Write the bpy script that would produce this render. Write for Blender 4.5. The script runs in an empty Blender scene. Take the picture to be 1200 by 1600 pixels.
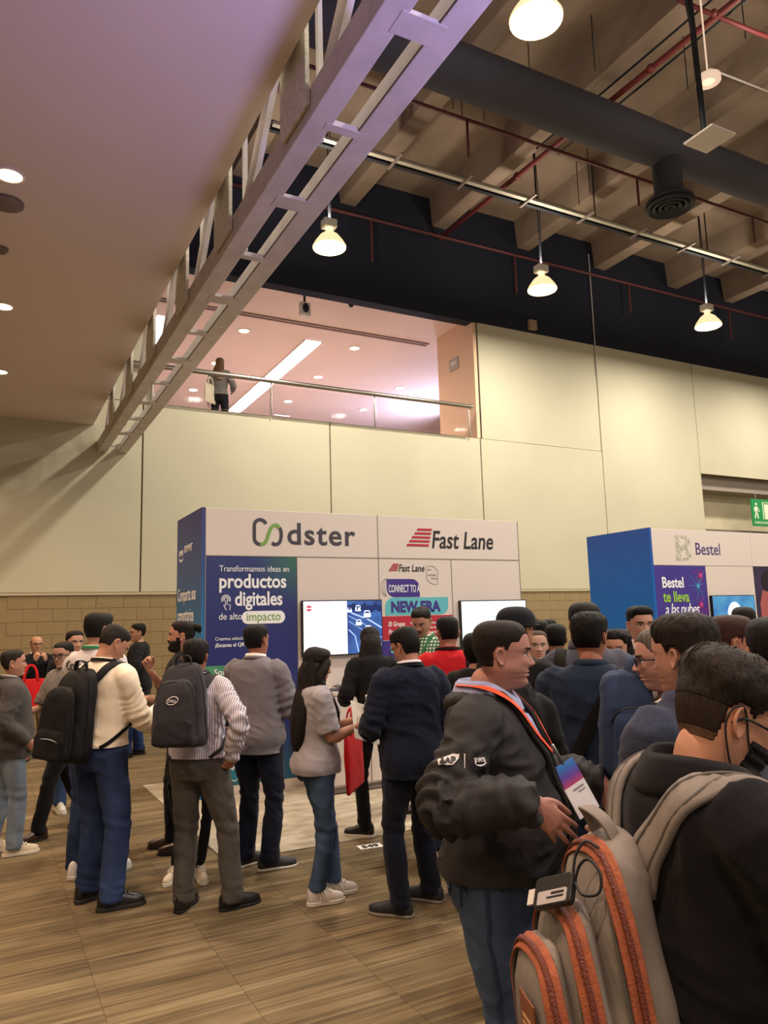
import bpy, bmesh, math, random
import numpy as np
from mathutils import Vector, Matrix
from mathutils.bvhtree import BVHTree
random.seed(7); rng = np.random.default_rng(7)
SC = bpy.context.scene; COL = SC.collection
PI = math.pi
# ---------------------------------------------------------------- camera
HC = 1.65; FPX = 1175.0
YAW, PITCH, ROLL = math.radians(28.03), math.radians(8.22), math.radians(1.61)
_f = np.array([math.sin(YAW)*math.cos(PITCH), math.cos(YAW)*math.cos(PITCH), math.sin(PITCH)])
_r = np.array([math.cos(YAW), -math.sin(YAW), 0.0]); _d = np.cross(_f, _r)
CR = np.array([math.cos(ROLL)*_r + math.sin(ROLL)*_d, -math.sin(ROLL)*_r + math.cos(ROLL)*_d, _f])
CPOS = np.array([0, 0, HC])
cam = bpy.data.cameras.new('camera'); cam.sensor_width = 36; cam.sensor_fit = 'AUTO'
cam.lens = 36*FPX/1600; cam.clip_start = 0.05; cam.clip_end = 200
co = bpy.data.objects.new('camera', cam); COL.objects.link(co)
co.matrix_world = Matrix([[*(CR[0][i], -CR[1][i], -CR[2][i]), CPOS[i]] for i in range(3)] + [[0, 0, 0, 1]])
SC.camera = co
def ray(x, y): return CR.T @ np.array([(x-600)/FPX, (y-800)/FPX, 1.0])
def onz(x, y, z=0.0): d = ray(x, y); return CPOS + d*((z-HC)/d[2])
def ony(x, y, Y): d = ray(x, y); return CPOS + d*(Y/d[1])
def onx(x, y, X): d = ray(x, y); return CPOS + d*(X/d[0])
def atd(x, y, t): return CPOS + ray(x, y)*t
# ---------------------------------------------------------------- colour management, world, lights
vs = SC.view_settings; vs.view_transform = 'Standard'; vs.look = 'None'; vs.gamma = 1.0; vs.use_curve_mapping = False
vs.exposure = -0.34
SC.display_settings.display_device = 'sRGB'
W = bpy.data.worlds.new('hall_air'); SC.world = W; W.use_nodes = True
W.node_tree.nodes['Background'].inputs[0].default_value = (0.95, 0.88, 0.86, 1)
W.node_tree.nodes['Background'].inputs[1].default_value = 0.64
def area(name, loc, size, energy, color, aim=(0, 0, -1), spread=PI, shape='DISK', sy=None):
    l = bpy.data.lights.new(name, 'AREA'); l.shape = shape; l.size = size; l.energy = energy; l.color = color; l.spread = spread
    if sy: l.size_y = sy
    o = bpy.data.objects.new(name, l); COL.objects.link(o); o.location = loc
    o.rotation_euler = Vector(aim).to_track_quat('-Z', 'Y').to_euler(); return o
LAMP_COL = (1.0, 0.90, 0.76); WARM = (1.0, 0.70, 0.45)
LAMP_W = 270; LAMP_Z = 7.53
LAMPS_VIS = [(4.62, 5.16), (4.61, 10.25), (8.75, 10.06), (13.1, 10.0)]
LAMPS_OFF = [(8.8, 5.1), (13.0, 5.1), (4.6, 0.1), (8.8, 0.1), (4.6, -5), (8.8, -5), (13, 0.1), (17.3, 5), (17.3, 10)]
area('added_violet_uplight', (3.0, -2.0, 1.2), 1.2, 105, (0.50, 0.40, 1.0), (-0.2, 0.62, 0.76), spread=1.0)  # added violet lamp out of view, tints the underside of the truss
# ---------------------------------------------------------------- helpers
def lin(c):
    if isinstance(c, str): c = [int(c[i:i+2], 16)/255 for i in (0, 2, 4)]
    return tuple(((x/12.92) if x <= 0.04045 else ((x+0.055)/1.055)**2.4) for x in c)
_M = {}
def mat(name, col, rough=0.7, metal=0.0, emit=None, es=1.0, var=0.0, vs_=6.0, bump=0.0, bs=60.0, stretch=(1, 1, 1), alpha=None, trans=0.0, spec=0.5, sheen=0.0, col2=None):
    if name in _M: return _M[name]
    m = bpy.data.materials.new(name); m.use_nodes = True; nt = m.node_tree; b = nt.nodes['Principled BSDF']
    c = lin(col); b.inputs['Base Color'].default_value = (*c, 1); b.inputs['Roughness'].default_value = rough
    b.inputs['Metallic'].default_value = metal; b.inputs['Specular IOR Level'].default_value = spec
    if sheen: b.inputs['Sheen Weight'].default_value = sheen
    if trans: b.inputs['Transmission Weight'].default_value = trans; b.inputs['IOR'].default_value = 1.45
    if emit is not None:
        b.inputs['Emission Color'].default_value = (*lin(emit), 1); b.inputs['Emission Strength'].default_value = es
    if var or bump:
        tc = nt.nodes.new('ShaderNodeTexCoord'); mp = nt.nodes.new('ShaderNodeMapping'); mp.inputs['Scale'].default_value = stretch
        nt.links.new(tc.outputs['Object'], mp.inputs['Vector'])
    if var:
        n = nt.nodes.new('ShaderNodeTexNoise'); n.inputs['Scale'].default_value = vs_; n.inputs['Detail'].default_value = 5
        nt.links.new(mp.outputs['Vector'], n.inputs['Vector'])
        r = nt.nodes.new('ShaderNodeValToRGB'); r.color_ramp.elements[0].position = 0.3; r.color_ramp.elements[1].position = 0.7
        c2 = lin(col2) if col2 else tuple(min(1, x*(1+var)) for x in c)
        r.color_ramp.elements[0].color = (*(tuple(x*(1-var) for x in c) if not col2 else c), 1); r.color_ramp.elements[1].color = (*c2, 1)
        nt.links.new(n.outputs['Fac'], r.inputs['Fac']); nt.links.new(r.outputs['Color'], b.inputs['Base Color'])
    if bump:
        n2 = nt.nodes.new('ShaderNodeTexNoise'); n2.inputs['Scale'].default_value = bs; n2.inputs['Detail'].default_value = 4
        nt.links.new(mp.outputs['Vector'], n2.inputs['Vector'])
        bp = nt.nodes.new('ShaderNodeBump'); bp.inputs['Strength'].default_value = bump; bp.inputs['Distance'].default_value = 0.01
        nt.links.new(n2.outputs['Fac'], bp.inputs['Height']); nt.links.new(bp.outputs['Normal'], b.inputs['Normal'])
    _M[name] = m; return m
class MB:
    def __init__(s): s.v = []; s.f = []
    def add(s, vs, fs):
        k = len(s.v); s.v += [tuple(map(float, p)) for p in vs]; s.f += [tuple(i+k for i in f) for f in fs]; return s
    def box(s, x0, x1, y0, y1, z0, z1):
        return s.add([(x, y, z) for z in (z0, z1) for x, y in ((x0, y0), (x1, y0), (x1, y1), (x0, y1))],
                     [(3, 2, 1, 0), (4, 5, 6, 7), (0, 1, 5, 4), (1, 2, 6, 5), (2, 3, 7, 6), (3, 0, 4, 7)])
    def prism(s, poly, axis, a, b):
        n = len(poly)
        def P(p, t): return {0: (t, p[0], p[1]), 1: (p[0], t, p[1]), 2: (p[0], p[1], t)}[axis]
        return s.add([P(p, a) for p in poly] + [P(p, b) for p in poly],
                     [tuple(range(n))[::-1], tuple(range(n, 2*n))] + [(i, (i+1) % n, (i+1) % n+n, i+n) for i in range(n)])
    def rings(s, rs, cap=True):
        n = len(rs[0]); k = len(s.v); s.v += [tuple(map(float, p)) for r in rs for p in r]
        for j in range(len(rs)-1):
            for i in range(n):
                a, b = k+j*n+i, k+j*n+(i+1) % n; s.f.append((a, b, b+n, a+n))
        if cap:
            s.f.append(tuple(range(k, k+n))[::-1]); e = k+(len(rs)-1)*n; s.f.append(tuple(range(e, e+n)))
        return s
    def tube(s, pts, rad, n=10, sub=1, ref=None, round_=True, cap=True):
        P = np.array(pts, float); Rr = np.array([(r, r) if np.isscalar(r) else r for r in (rad if hasattr(rad, '__len__') else [rad]*len(P))], float)
        if sub > 1: P = crom(P, sub); Rr = crom(Rr, sub)
        T = np.gradient(P, axis=0) if len(P) > 2 else np.array([P[1]-P[0]]*2)
        T /= np.linalg.norm(T, axis=1)[:, None]+1e-12
        u = np.array(ref, float) if ref is not None else (np.array([0, 0, 1.]) if abs(T[0][2]) < .9 else np.array([1., 0, 0]))
        rs = []; a = np.linspace(0, 2*PI, n, endpoint=False); ca, sa = np.cos(a), np.sin(a)
        fr = []
        for i in range(len(P)):
            u = u - T[i]*(u@T[i]); u /= np.linalg.norm(u)+1e-12; fr.append((u, np.cross(T[i], u)))
            if ref is not None: u = np.array(ref, float)
        def ring(i, k, off=0): U, V = fr[i]; return P[i] + off + np.outer(ca, U)*Rr[i][0]*k + np.outer(sa, V)*Rr[i][1]*k
        if round_ and cap:
            r0 = Rr[0].min(); rs += [ring(0, .45, -T[0]*r0*.85), ring(0, .82, -T[0]*r0*.5)]
        rs += [ring(i, 1) for i in range(len(P))]
        if round_ and cap:
            r1 = Rr[-1].min(); rs += [ring(len(P)-1, .82, T[-1]*r1*.5), ring(len(P)-1, .45, T[-1]*r1*.85)]
        return s.rings(rs, cap)
    def ball(s, c, r, n=12, m=8):
        r = (r, r, r) if np.isscalar(r) else r; rs = []
        for j in range(1, m):
            t = PI*j/m; rs.append([(c[0]+r[0]*math.sin(t)*math.cos(2*PI*i/n), c[1]+r[1]*math.sin(t)*math.sin(2*PI*i/n), c[2]+r[2]*math.cos(t)) for i in range(n)])
        return s.rings(rs)
    def lathe(s, prof, n=20, c=(0, 0, 0), cap=True):
        return s.rings([[(c[0]+r*math.cos(2*PI*i/n), c[1]+r*math.sin(2*PI*i/n), c[2]+z) for i in range(n)] for r, z in prof], cap)
    def ribbon(s, pts, w, thick, plane=None):   # flat strip in the x-z plane facing -y (plane None) : pts are (x, z)
        P = np.array(pts, float); T = np.gradient(P, axis=0) if len(P) > 2 else np.array([P[1]-P[0]]*2)
        T /= np.linalg.norm(T, axis=1)[:, None]+1e-12; N = np.stack([-T[:, 1], T[:, 0]], 1)
        ww = np.array(w if hasattr(w, '__len__') else [w]*len(P))[:, None]/2
        A, B = P+N*ww, P-N*ww; n = len(P)
        v = [(a[0], 0, a[1]) for a in A]+[(b[0], 0, b[1]) for b in B]+[(a[0], -thick, a[1]) for a in A]+[(b[0], -thick, b[1]) for b in B]
        f = []
        for i in range(n-1):
            f += [(2*n+i, 2*n+i+1, 3*n+i+1, 3*n+i), (i, 2*n+i, 2*n+i+1, i+1)[::-1], (n+i, n+i+1, 3*n+i+1, 3*n+i)[::-1]]
        return s.add(v, f)
    def xf(s, M):
        v = np.array(s.v); s.v = [tuple(p) for p in (v @ np.array(M)[:3, :3].T + np.array(M)[:3, 3])]; return s
    def join(s, o): return s.add(o.v, o.f)
    def mesh(s, name):
        me = bpy.data.meshes.new(name); me.from_pydata(s.v, [], s.f); me.update(); return me
    def build(s, name, m, parent=None, smooth=False, fix=True, bevel=0):
        me = s.mesh(name)
        if fix:
            bm = bmesh.new(); bm.from_mesh(me); bmesh.ops.recalc_face_normals(bm, faces=bm.faces); bm.to_mesh(me); bm.free()
        return link(name, me, m, parent, smooth, bevel)
def link(name, me, m, parent=None, smooth=False, bevel=0):
    o = bpy.data.objects.new(name, me); COL.objects.link(o)
    if m: me.materials.append(m)
    if smooth: me.polygons.foreach_set('use_smooth', [True]*len(me.polygons))
    if parent: o.parent = parent
    if bevel:
        b = o.modifiers.new('b', 'BEVEL'); b.width = bevel; b.segments = 2; b.limit_method = 'ANGLE'
    return o
def crom(P, sub):
    P = np.array(P, float); n = len(P); out = []
    E = np.vstack([2*P[0]-P[1], P, 2*P[-1]-P[-2]])
    for i in range(n-1):
        p0, p1, p2, p3 = E[i:i+4]
        for k in range(sub):
            t = k/sub; out.append(.5*((2*p1)+(-p0+p2)*t+(2*p0-5*p1+4*p2-p3)*t*t+(-p0+3*p1-3*p2+p3)*t**3))
    out.append(P[-1]); return np.array(out)
def tag(o, label=None, cat=None, group=None, kind=None):
    if label: o['label'] = label
    if cat: o['category'] = cat
    if group: o['group'] = group
    if kind: o['kind'] = kind
    return o
def empty(name, loc=(0, 0, 0), rz=0, **k):
    o = bpy.data.objects.new(name, None); COL.objects.link(o); o.location = loc; o.rotation_euler = (0, 0, rz); o.empty_display_size = .1
    return tag(o, **k)
def struct(name, mb, m, parent=None, **k):
    o = mb.build(name, m, parent)
    if parent is None: o['kind'] = 'structure'
    return o
def text(body, size, x, z, y, m, parent, align='LEFT', bold=0.0, squash=1.0, shear=0.0, name='lettering', rot=None, spacing=1.0):
    """flat raised letters in the x-z plane facing -y; x,z = baseline anchor"""
    cu = bpy.data.curves.new('t', 'FONT'); cu.body = body; cu.size = size; cu.align_x = align; cu.extrude = .0012; cu.offset = bold*size; cu.shear = shear
    cu.resolution_u = 3; cu.space_character = spacing
    o = bpy.data.objects.new('t', cu); COL.objects.link(o); dg = bpy.context.evaluated_depsgraph_get()
    me = bpy.data.meshes.new_from_object(o.evaluated_get(dg)); bpy.data.objects.remove(o); bpy.data.curves.remove(cu)
    n = len(me.vertices); a = np.empty(n*3); me.vertices.foreach_get('co', a); a = a.reshape(-1, 3)
    b = np.stack([a[:, 0]*squash, -a[:, 2], a[:, 1]], 1)
    if rot is not None: b = b @ np.array(Matrix.Rotation(rot, 3, 'Z')).T
    b += np.array([x, y, z]); me.vertices.foreach_set('co', b.ravel()); me.update(); me.name = name
    me.materials.clear()
    return link(name, me, m, parent)
def rrect(x0, x1, z0, z1, r, k=5, corners=(1, 1, 1, 1)):
    out = []
    for (cx, cz, a0), on in zip(((x1-r, z1-r, 0), (x0+r, z1-r, 90), (x0+r, z0+r, 180), (x1-r, z0+r, 270)), corners):
        if on:
            for i in range(k+1):
                a = math.radians(a0+90*i/k); out.append((cx+r*math.cos(a), cz+r*math.sin(a)))
        else: out.append((cx+r*(1 if a0 in (0, 270) else -1), cz+r*(1 if a0 in (0, 90) else -1)))
    return out
def slabp(poly, y0, y1): return MB().prism(poly, 1, y0, y1)
# ================================================================ THE HALL
YW = 12.2
m_wall = mat('painted_wall', 'bcb79f', .85, var=.05, vs_=.7, bump=.05, bs=40)
m_black = mat('black_paint', '14182a', .9, bump=.1, bs=30)
m_block = mat('block_paint', '8f7c58', .9, var=.07, vs_=3, bump=.35, bs=35)
m_mortar = mat('mortar_paint', '766644', .95, bump=.2, bs=60)
m_sof = mat('soffit_plaster', 'dccfc7', .9, var=.03, vs_=.5)
m_conc = mat('raw_concrete', '83705f', .95, var=.22, vs_=1.2, bump=.3, bs=18)
m_steel = mat('grey_steel_paint', 'c6c0bc', .6, var=.10, vs_=5, bump=.25, bs=20)
m_foil = mat('fireproofed_plate', 'd6d3c6', .55, var=.18, vs_=30, bump=.8, bs=60)
m_chrome = mat('brushed_steel', 'a9a49c', .3, 1.0)
m_dark = mat('dark_metal', '23252b', .55, .3)
m_line = mat('seam_shadow_gap', '3a372f', .9)
# floor of carpet tiles
def carpet_mat():
    m = bpy.data.materials.new('striated_carpet'); m.use_nodes = True; nt = m.node_tree; N = nt.nodes; L = nt.links; b = N['Principled BSDF']
    b.inputs['Roughness'].default_value = .95; b.inputs['Specular IOR Level'].default_value = .2
    geo = N.new('ShaderNodeNewGeometry'); oi = N.new('ShaderNodeObjectInfo')
    cm = N.new('ShaderNodeCombineXYZ'); mu = N.new('ShaderNodeMath'); mu.operation = 'MULTIPLY'; mu.inputs[1].default_value = 37.0
    L.new(oi.outputs['Random'], mu.inputs[0]); L.new(mu.outputs[0], cm.inputs[0]); L.new(mu.outputs[0], cm.inputs[1])
    ad = N.new('ShaderNodeVectorMath'); ad.operation = 'ADD'; L.new(geo.outputs['Position'], ad.inputs[0]); L.new(cm.outputs[0], ad.inputs[1])
    def noise(sc, det, src):
        mp = N.new('ShaderNodeMapping'); mp.inputs['Scale'].default_value = sc; L.new(src, mp.inputs['Vector'])
        n = N.new('ShaderNodeTexNoise'); n.inputs['Scale'].default_value = 1; n.inputs['Detail'].default_value = det; n.inputs['Roughness'].default_value = .6
        L.new(mp.outputs['Vector'], n.inputs['Vector']); return n
    n1 = noise((1.2, 42, 1), 4, ad.outputs[0]); n2 = noise((.5, 6, 1), 3, geo.outputs['Position']); n3 = noise((.7, .9, 1), 2, geo.outputs['Position'])
    r = N.new('ShaderNodeValToRGB'); e = r.color_ramp.elements; e[0].position = .36; e[0].color = (*lin('4a4034'), 1); e[1].position = .66; e[1].color = (*lin('948468'), 1)
    e2 = e.new(.5); e2.color = (*lin('716249'), 1)
    mx = N.new('ShaderNodeMath'); mx.operation = 'MULTIPLY_ADD'; L.new(n2.outputs['Fac'], mx.inputs[0]); mx.inputs[1].default_value = .45; 
    ml = N.new('ShaderNodeMath'); ml.operation = 'MULTIPLY'; L.new(n1.outputs['Fac'], ml.inputs[0]); ml.inputs[1].default_value = .55
    L.new(ml.outputs[0], mx.inputs[2]); L.new(mx.outputs[0], r.inputs['Fac'])
    mc = N.new('ShaderNodeMix'); mc.data_type = 'RGBA'; mc.blend_type = 'MULTIPLY'; mc.inputs['Factor'].default_value = .35
    r3 = N.new('ShaderNodeValToRGB'); r3.color_ramp.elements[0].position = .35; r3.color_ramp.elements[0].color = (.62, .62, .66, 1); r3.color_ramp.elements[1].position = .65
    L.new(n3.outputs['Fac'], r3.inputs['Fac']); L.new(r.outputs['Color'], mc.inputs[6]); L.new(r3.outputs['Color'], mc.inputs[7]); L.new(mc.outputs[2], b.inputs['Base Color'])
    bp = N.new('ShaderNodeBump'); bp.inputs['Strength'].default_value = .4; bp.inputs['Distance'].default_value = .004; L.new(n1.outputs['Fac'], bp.inputs['Height']); L.new(bp.outputs['Normal'], b.inputs['Normal'])
    return m
m_carp = carpet_mat()
floor = struct('floor', MB().box(-9, 22, -12, 13.2, -.2, -.003), m_carp)
TS = .585; tile_me = MB().prism(rrect(.001, TS-.001, .001, TS-.001, .004, 2), 2, -.003, 0).mesh('carpet_tile'); tile_me.materials.append(m_carp)
for iy in range(0, 18):
    y0 = 1.8+iy*TS
    for ix in range(-3, 14):
        x0 = -.05+ix*TS
        if x0 < -.6-.0*iy or x0 > 1.2+y0*.72 or (x0 > 1.7 and x0 < 5.8 and y0 > 5.6 and y0 < 8.0): continue
        if x0 < y0*.17-1.6: continue
        t = bpy.data.objects.new('carpet_tile', tile_me); COL.objects.link(t); t.parent = floor; t.location = (x0, y0, 0)
# back wall : black upper band, block base, painted panels
def carve(x0, x1, z0, z1): return MB().box(x0, x1, YW, YW+.25, z0, z1)
wall = MB(); wall.box(-9, 22, YW, YW+.25, 7.72, 10.3)
wallb = struct('wall_back', wall, m_black)
back = MB(); back.box(-9, 15.19, YW+.02, YW+.25, 0, 5.26); back.box(8.78, 22, YW+.02, YW+.25, 4.96, 7.72); back.box(-9, 1.2, YW+.02, YW+.25, 5.2, 7.75)
back.build('backing', m_mortar, wallb)
def panel(x0, x1, z0, z1, y=YW):
    MB().box(x0+.012, x1-.012, y-.02, y+.02, z0, z1).build('wall_panel', m_wall, wallb, bevel=.006)
for a, b in ((-9, -4.4), (-4.4, -1.14), (-1.14, 2.14), (2.14, 5.42), (5.42, 8.74), (8.74, 12.03)): panel(a, b, 2.2, 5.24)
panel(8.79, 12.03, 5.25, 7.72, YW+.012); panel(12.03, 15.19, 2.2, 7.72, YW+.005); panel(15.19, 22, 4.96, 7.72, YW+.005)
panel(-9, 2.3, 5.25, 7.72)
MB().box(15.19, 15.21, YW, YW+.7, 0, 4.96).build('jamb', m_wall, wallb)
MB().box(-9, 15.19, YW-.03, YW+.01, 2.155, 2.195).build('cap_strip', mat('cap_strip_paint', 'b6aa8c', .8), wallb)
bl = MB().prism(rrect(.003, .397, .003, .187, .004, 2), 1, -.004, .02).mesh('block'); bl.materials.append(m_block)
for r in range(11):
    z = 2.15-(r+1)*.19
    for k in range(-4, 32):
        x = k*.4+(.2 if r % 2 else 0)-.1
        if x < 0.0 or (x > 3.0 and x < 8.4) or x > 12.3 or (x > 8 and r > 3): continue
        o = bpy.data.objects.new('block', bl); COL.objects.link(o); o.parent = wallb; o.location = (x, YW-.004+random.uniform(-.002, .002), z)
low = MB(); low.box(-9, 15.19, YW-.001, YW+.03, 0, 2.16); low.build('block_base', m_block, wallb)
# doorway recess with roller door head
MB().box(15.19, 22, YW+.7, YW+.85, 0, 5.2).build('recess_wall', mat('recess_paint', 'cdc2a5', .9, var=.06), wallb)
MB().box(15.19, 22, YW+.2, YW+.7, 4.62, 4.96).build('lintel_beam', mat('lintel_paint', '968a80', .8), wallb)
rd = MB(); rd.box(15.2, 22, YW+.3, YW+.6, 3.40, 3.66); rd.build('roller_door_head', mat('roller_metal', '8a7f74', .5, .4), wallb)
# balcony opening
bal = struct('wall_balcony', MB().box(8.70, 9.1, YW+.02, 13.6, 5.05, 7.9).box(9.1, 14, 13.5, 13.7, 5.0, 7.84), mat('orange_lit_jamb', 'dcb99a', .85))  # warm light falling on the jamb is put into its base colour
struct('floor_balcony', MB().box(1.0, 14, YW+.02, 26, 4.85, 5.02), mat('balcony_floor', 'b8aca0', .5))
m_bc = mat('balcony_ceiling_paint', 'dcc6bb', .7, var=.04, vs_=.8)
struct('ceiling_balcony', MB().box(1.0, 14, YW+.1, 26, 7.86, 7.98), m_bc)
struct('trim_1', MB().box(1.0, 8.7, 13.93, 13.99, 7.835, 7.862).box(1.0, 8.7, 14.06, 14.10, 7.84, 7.862), mat('slot_diffuser', '8f7872', .7))
struct('wall_balcony_back', MB().box(1.0, 14, 25.8, 26, 5, 7.9).box(.8, 1.0, YW+.3, 26, 5, 7.9).box(13.8, 14, 13.7, 26, 5, 7.9), mat('balcony_back_paint', 'cfc4c8', .8))
# soffit at left
struct('ceiling_soffit', MB().box(-9, 1.39, -12, YW, 4.80, 5.05), m_sof)
# concrete roof: slab and double-tee stems
struct('ceiling', MB().box(-9, 22, -12, YW+.2, 10.23, 10.5), m_conc)
for k, x in enumerate((-2.7, -.6, 1.45, 3.6, 5.73, 7.80, 9.97, 12.2, 14.6, 16.66, 18.8, 21)):
    s = MB().prism([(x-.06, 10.25), (x-.01, 9.62), (x+.31, 9.61), (x+.38, 10.25)], 1, -12, YW-.02).build('beam', m_conc); s['kind'] = 'structure'
# side wall far right and wall behind the visitors keep the light in
struct('wall_right', MB().box(21.8, 22, -12, YW+1, 0, 10.4), m_wall)
struct('wall_left', MB().box(-9.2, -9, -12, YW, 0, 5.0), m_wall)
# exit sign
es = empty('exit_sign', (16.77, 12.05, 3.72), label='green emergency exit sign hanging in the high doorway recess', cat='sign')
m_green = mat('sign_green', '1f8a4c', .5); m_sw = mat('sign_white', 'e4ecd0', .5)
MB().box(0, 1.05, 0, .03, 0, .68).build('sign_board', m_green, es)
fg = MB(); fg.ball((.17, -.004, .55), (.035, .006, .04), 10, 6)
fg.ribbon([(.16, .49), (.155, .35)], .075, .006); fg.ribbon([(.15, .36), (.12, .27), (.09, .19)], .035, .006); fg.ribbon([(.165, .36), (.2, .28), (.21, .19)], .035, .006)
fg.ribbon([(.19, .48), (.24, .42), (.27, .36)], .025, .006); fg.ribbon([(.12, .48), (.085, .42), (.1, .36)], .025, .006); fg.build('walking_figure', m_sw, es)
fr = MB(); fr.ribbon([(.42, .18), (.42, .6), (.72, .6), (.72, .18)], .03, .006); fr.box(.47, .67, -.005, 0, .18, .56); fr.build('door_symbol', m_sw, es)
text('SALIDA DE EMERGENCIA', .085, .06, .06, -.002, m_sw, es, squash=.85)
MB().tube([(.2, .015, .68), (.2, .015, .9)], .008, 6).tube([(.85, .015, .68), (.85, .015, .9)], .008, 6).build('hanger', m_chrome, es)
# ---------------------------------------------------------------- partition truss
tr = empty('partition_truss', (0, 0, 0), label='grey painted twin-girder steel truss hanging under the roof beside the soffit', cat='truss')
def girder(x0, x1, z1=4.56):
    z0 = 4.38
    return MB().prism([(x0, z0), (x1, z0), (x1, z1), (x0, z1)], 1, -6, YW-.03)
girder(1.46, 1.60).build('girder', m_steel, tr, bevel=.008)
g2 = girder(1.755, 1.90, 4.50).build('girder', m_steel, tr, bevel=.008)
MB().box(1.752, 1.756, -6, YW-.03, 4.385, 4.392).build('flange_groove', m_line, tr)
k = 0; y = 1.86
tie_a = MB().box(1.56, 1.80, -.07, .07, 4.376, 4.40).mesh('tie_plate'); tie_a.materials.append(m_steel)
tie_b = MB().box(1.56, 1.80, -.03, .03, 4.376, 4.41).mesh('tie_plate'); tie_b.materials.append(m_steel)
while y < 12:
    o = bpy.data.objects.new('tie_plate', tie_a if k % 2 else tie_b); COL.objects.link(o); o.parent = tr; o.location = (0, y, 0); k += 1; y += .822
for y in (-.5, .85, 2.25, 3.66, 5.12, 6.42, 7.85, 9.2, 10.6):
    MB().box(1.43, 1.455, y-.2, y+.2, 4.45, 10.2).build('web_plate', m_foil, tr)
    MB().box(1.62, 1.65, y+.05, y+.09, 4.45, 10.2).build('web_post', m_steel, tr)
    for z in (5.0, 5.2): MB().box(1.28, 1.46, y+.16, y+.42, z, z+.025).build('bracket', m_steel, tr)
    MB().box(1.36, 1.38, y+.2, y+.22, 4.95, 5.25).build('bracket_rod', m_steel, tr)
    MB().prism([(y+.16, 5.5), (y+.34, 5.5), (y+1.25, 4.5), (y+1.05, 4.5)], 0, 1.50, 1.54).build('diagonal', m_steel, tr)
# ---------------------------------------------------------------- services under the roof
duct = empty('air_duct', (0, 0, 0), label='dark round air duct with drop diffuser below concrete beams', cat='duct')
m_duct = mat('duct_paint', '36343b', .8, bump=.2, bs=8)
dy, dz = 7.5, 8.9
MB().tube([(2.2, dy, dz), (8, dy, dz), (9.3, dy, dz), (21.7, dy, dz)], [.33, .33, .31, .29], 24, round_=False).build('duct_run', m_duct, duct, True)
dc = onz(1040, 300, 8.2); dx = 9.2
MB().lathe([(.22, 1.0), (.22, .25), (.25, .2), (.36, .1), (.37, .06)], 24, (dx, dy, 7.9)).build('drop', m_duct, duct, True)
df = MB()
for r in (.36, .27, .18, .09): df.lathe([(r, .07), (r, .02), (r-.03, .0), (r-.05, .05)], 24, (dx, dy, 7.88))
df.build('diffuser_cone', m_dark, duct, True)
m_red = mat('sprinkler_red', '6f2729', .6); m_redd = mat('sprinkler_brown', '5a2c2c', .6)
def pipe(label, pts, r, m, drops=(), joints=()):
    p = empty('sprinkler_pipe', (0, 0, 0), label=label, cat='pipe')
    MB().tube(pts, r, 10, round_=False).build('pipe_run', m, p, True)
    for d, ln in drops: MB().tube([d, (d[0], d[1], d[2]-ln)], r*.75, 8).build('drop', m, p, True)
    for j in joints: MB().ball(j, r*1.6, 10, 6).build('joint', m, p, True)
    return p
a = onz(690, 370, 9.35); b = onz(1150, 0, 9.2)
pipe('red main pipe running at an angle under the beams', [tuple(a), tuple(b + (b-a)*.6)], .042, m_red, joints=[tuple(a), tuple(a+(b-a)*.36), tuple(a+(b-a)*.8)])
z = 9.30; q = onz(530, 325, z); yy = onz(690, 370, z)[1]
pipe('thin red sprinkler line closest to the black wall', [(3, yy, z), (21.7, yy, z)], .032, m_redd,
     drops=[((onz(582, 340, z)[0], yy, z), .85), ((onz(806, 397, z)[0], yy, z), .85), ((onz(993, 437, z)[0], yy, z), .7), ((onz(1155, 475, z)[0], yy, z), .8)])
z = 9.0; yy = onz(860, 232, z)[1]
pipe('thin brown sprinkler line beyond the dark duct', [(3, yy, z), (21.7, yy, z)], .028, m_redd,
     drops=[((onz(727, 190, z)[0], yy, z), .6), ((onz(985, 285, z)[0], yy, z), .5), ((onz(1188, 333, z)[0], yy, z), .5)], joints=[(onz(862, 231, z)[0], yy, z)])
z = 9.2; yy = onz(1110, 10, z)[1]
pipe('short red branch crossing the main pipe overhead', [tuple(onz(1060, 0, z)), tuple(onz(1185, 52, z)), tuple(onz(1260, 78, z))], .03, m_red, joints=[tuple(onz(1115, 20, z))])
for lab, p0, p1, r in (('dark conduit above the red main pipe', (900, 180), (1100, 10), .016), ('dark conduit below the red main pipe', (940, 185), (1165, 0), .016), ('pale conduit at the antenna pole', (1108, 107), (1200, 143), .014)):
    A, B = onz(*p0, 9.4), onz(*p1, 9.4)
    tag(MB().tube([tuple(A-(B-A)*.4*(r > .015)), tuple(B+(B-A)*.3)], r, 8, round_=False).build('conduit', m_dark if r > .015 else m_steel, None, True), lab, 'conduit')
tray = empty('cable_tray', (0, 0, 0), label='long grey cable tray with cross bars below the roof beams', cat='cable tray')
z = 9.0; ty = onz(575, 240, z)[1]
MB().box(3.5, 21.7, ty-.05, ty+.03, z, z+.05).build('rail', mat('tray_galvanised', 'b6b1a0', .45, .3), tray)
MB().box(3.5, 21.7, ty+.12, ty+.19, z+.02, z+.16).build('rail', m_dark, tray)
MB().box(3.5, 21.7, ty+.03, ty+.12, z+.10, z+.12).build('tray_bed', m_dark, tray)
x = 4.2
while x < 20: MB().box(x, x+.04, ty-.26, ty+.2, z-.03, z).build('cross_bar', mat('cross_bar_brown', '7d6f66', .6, .2), tray); x += 1.35
for px, py in ((835, 320), (1100, 400), (920, 352)):
    P = onz(px, py, z); MB().tube([(P[0], ty, z+.05), (P[0], ty, 10.3)], .012, 6).build('hanger_rod', m_dark, tray)
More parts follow.
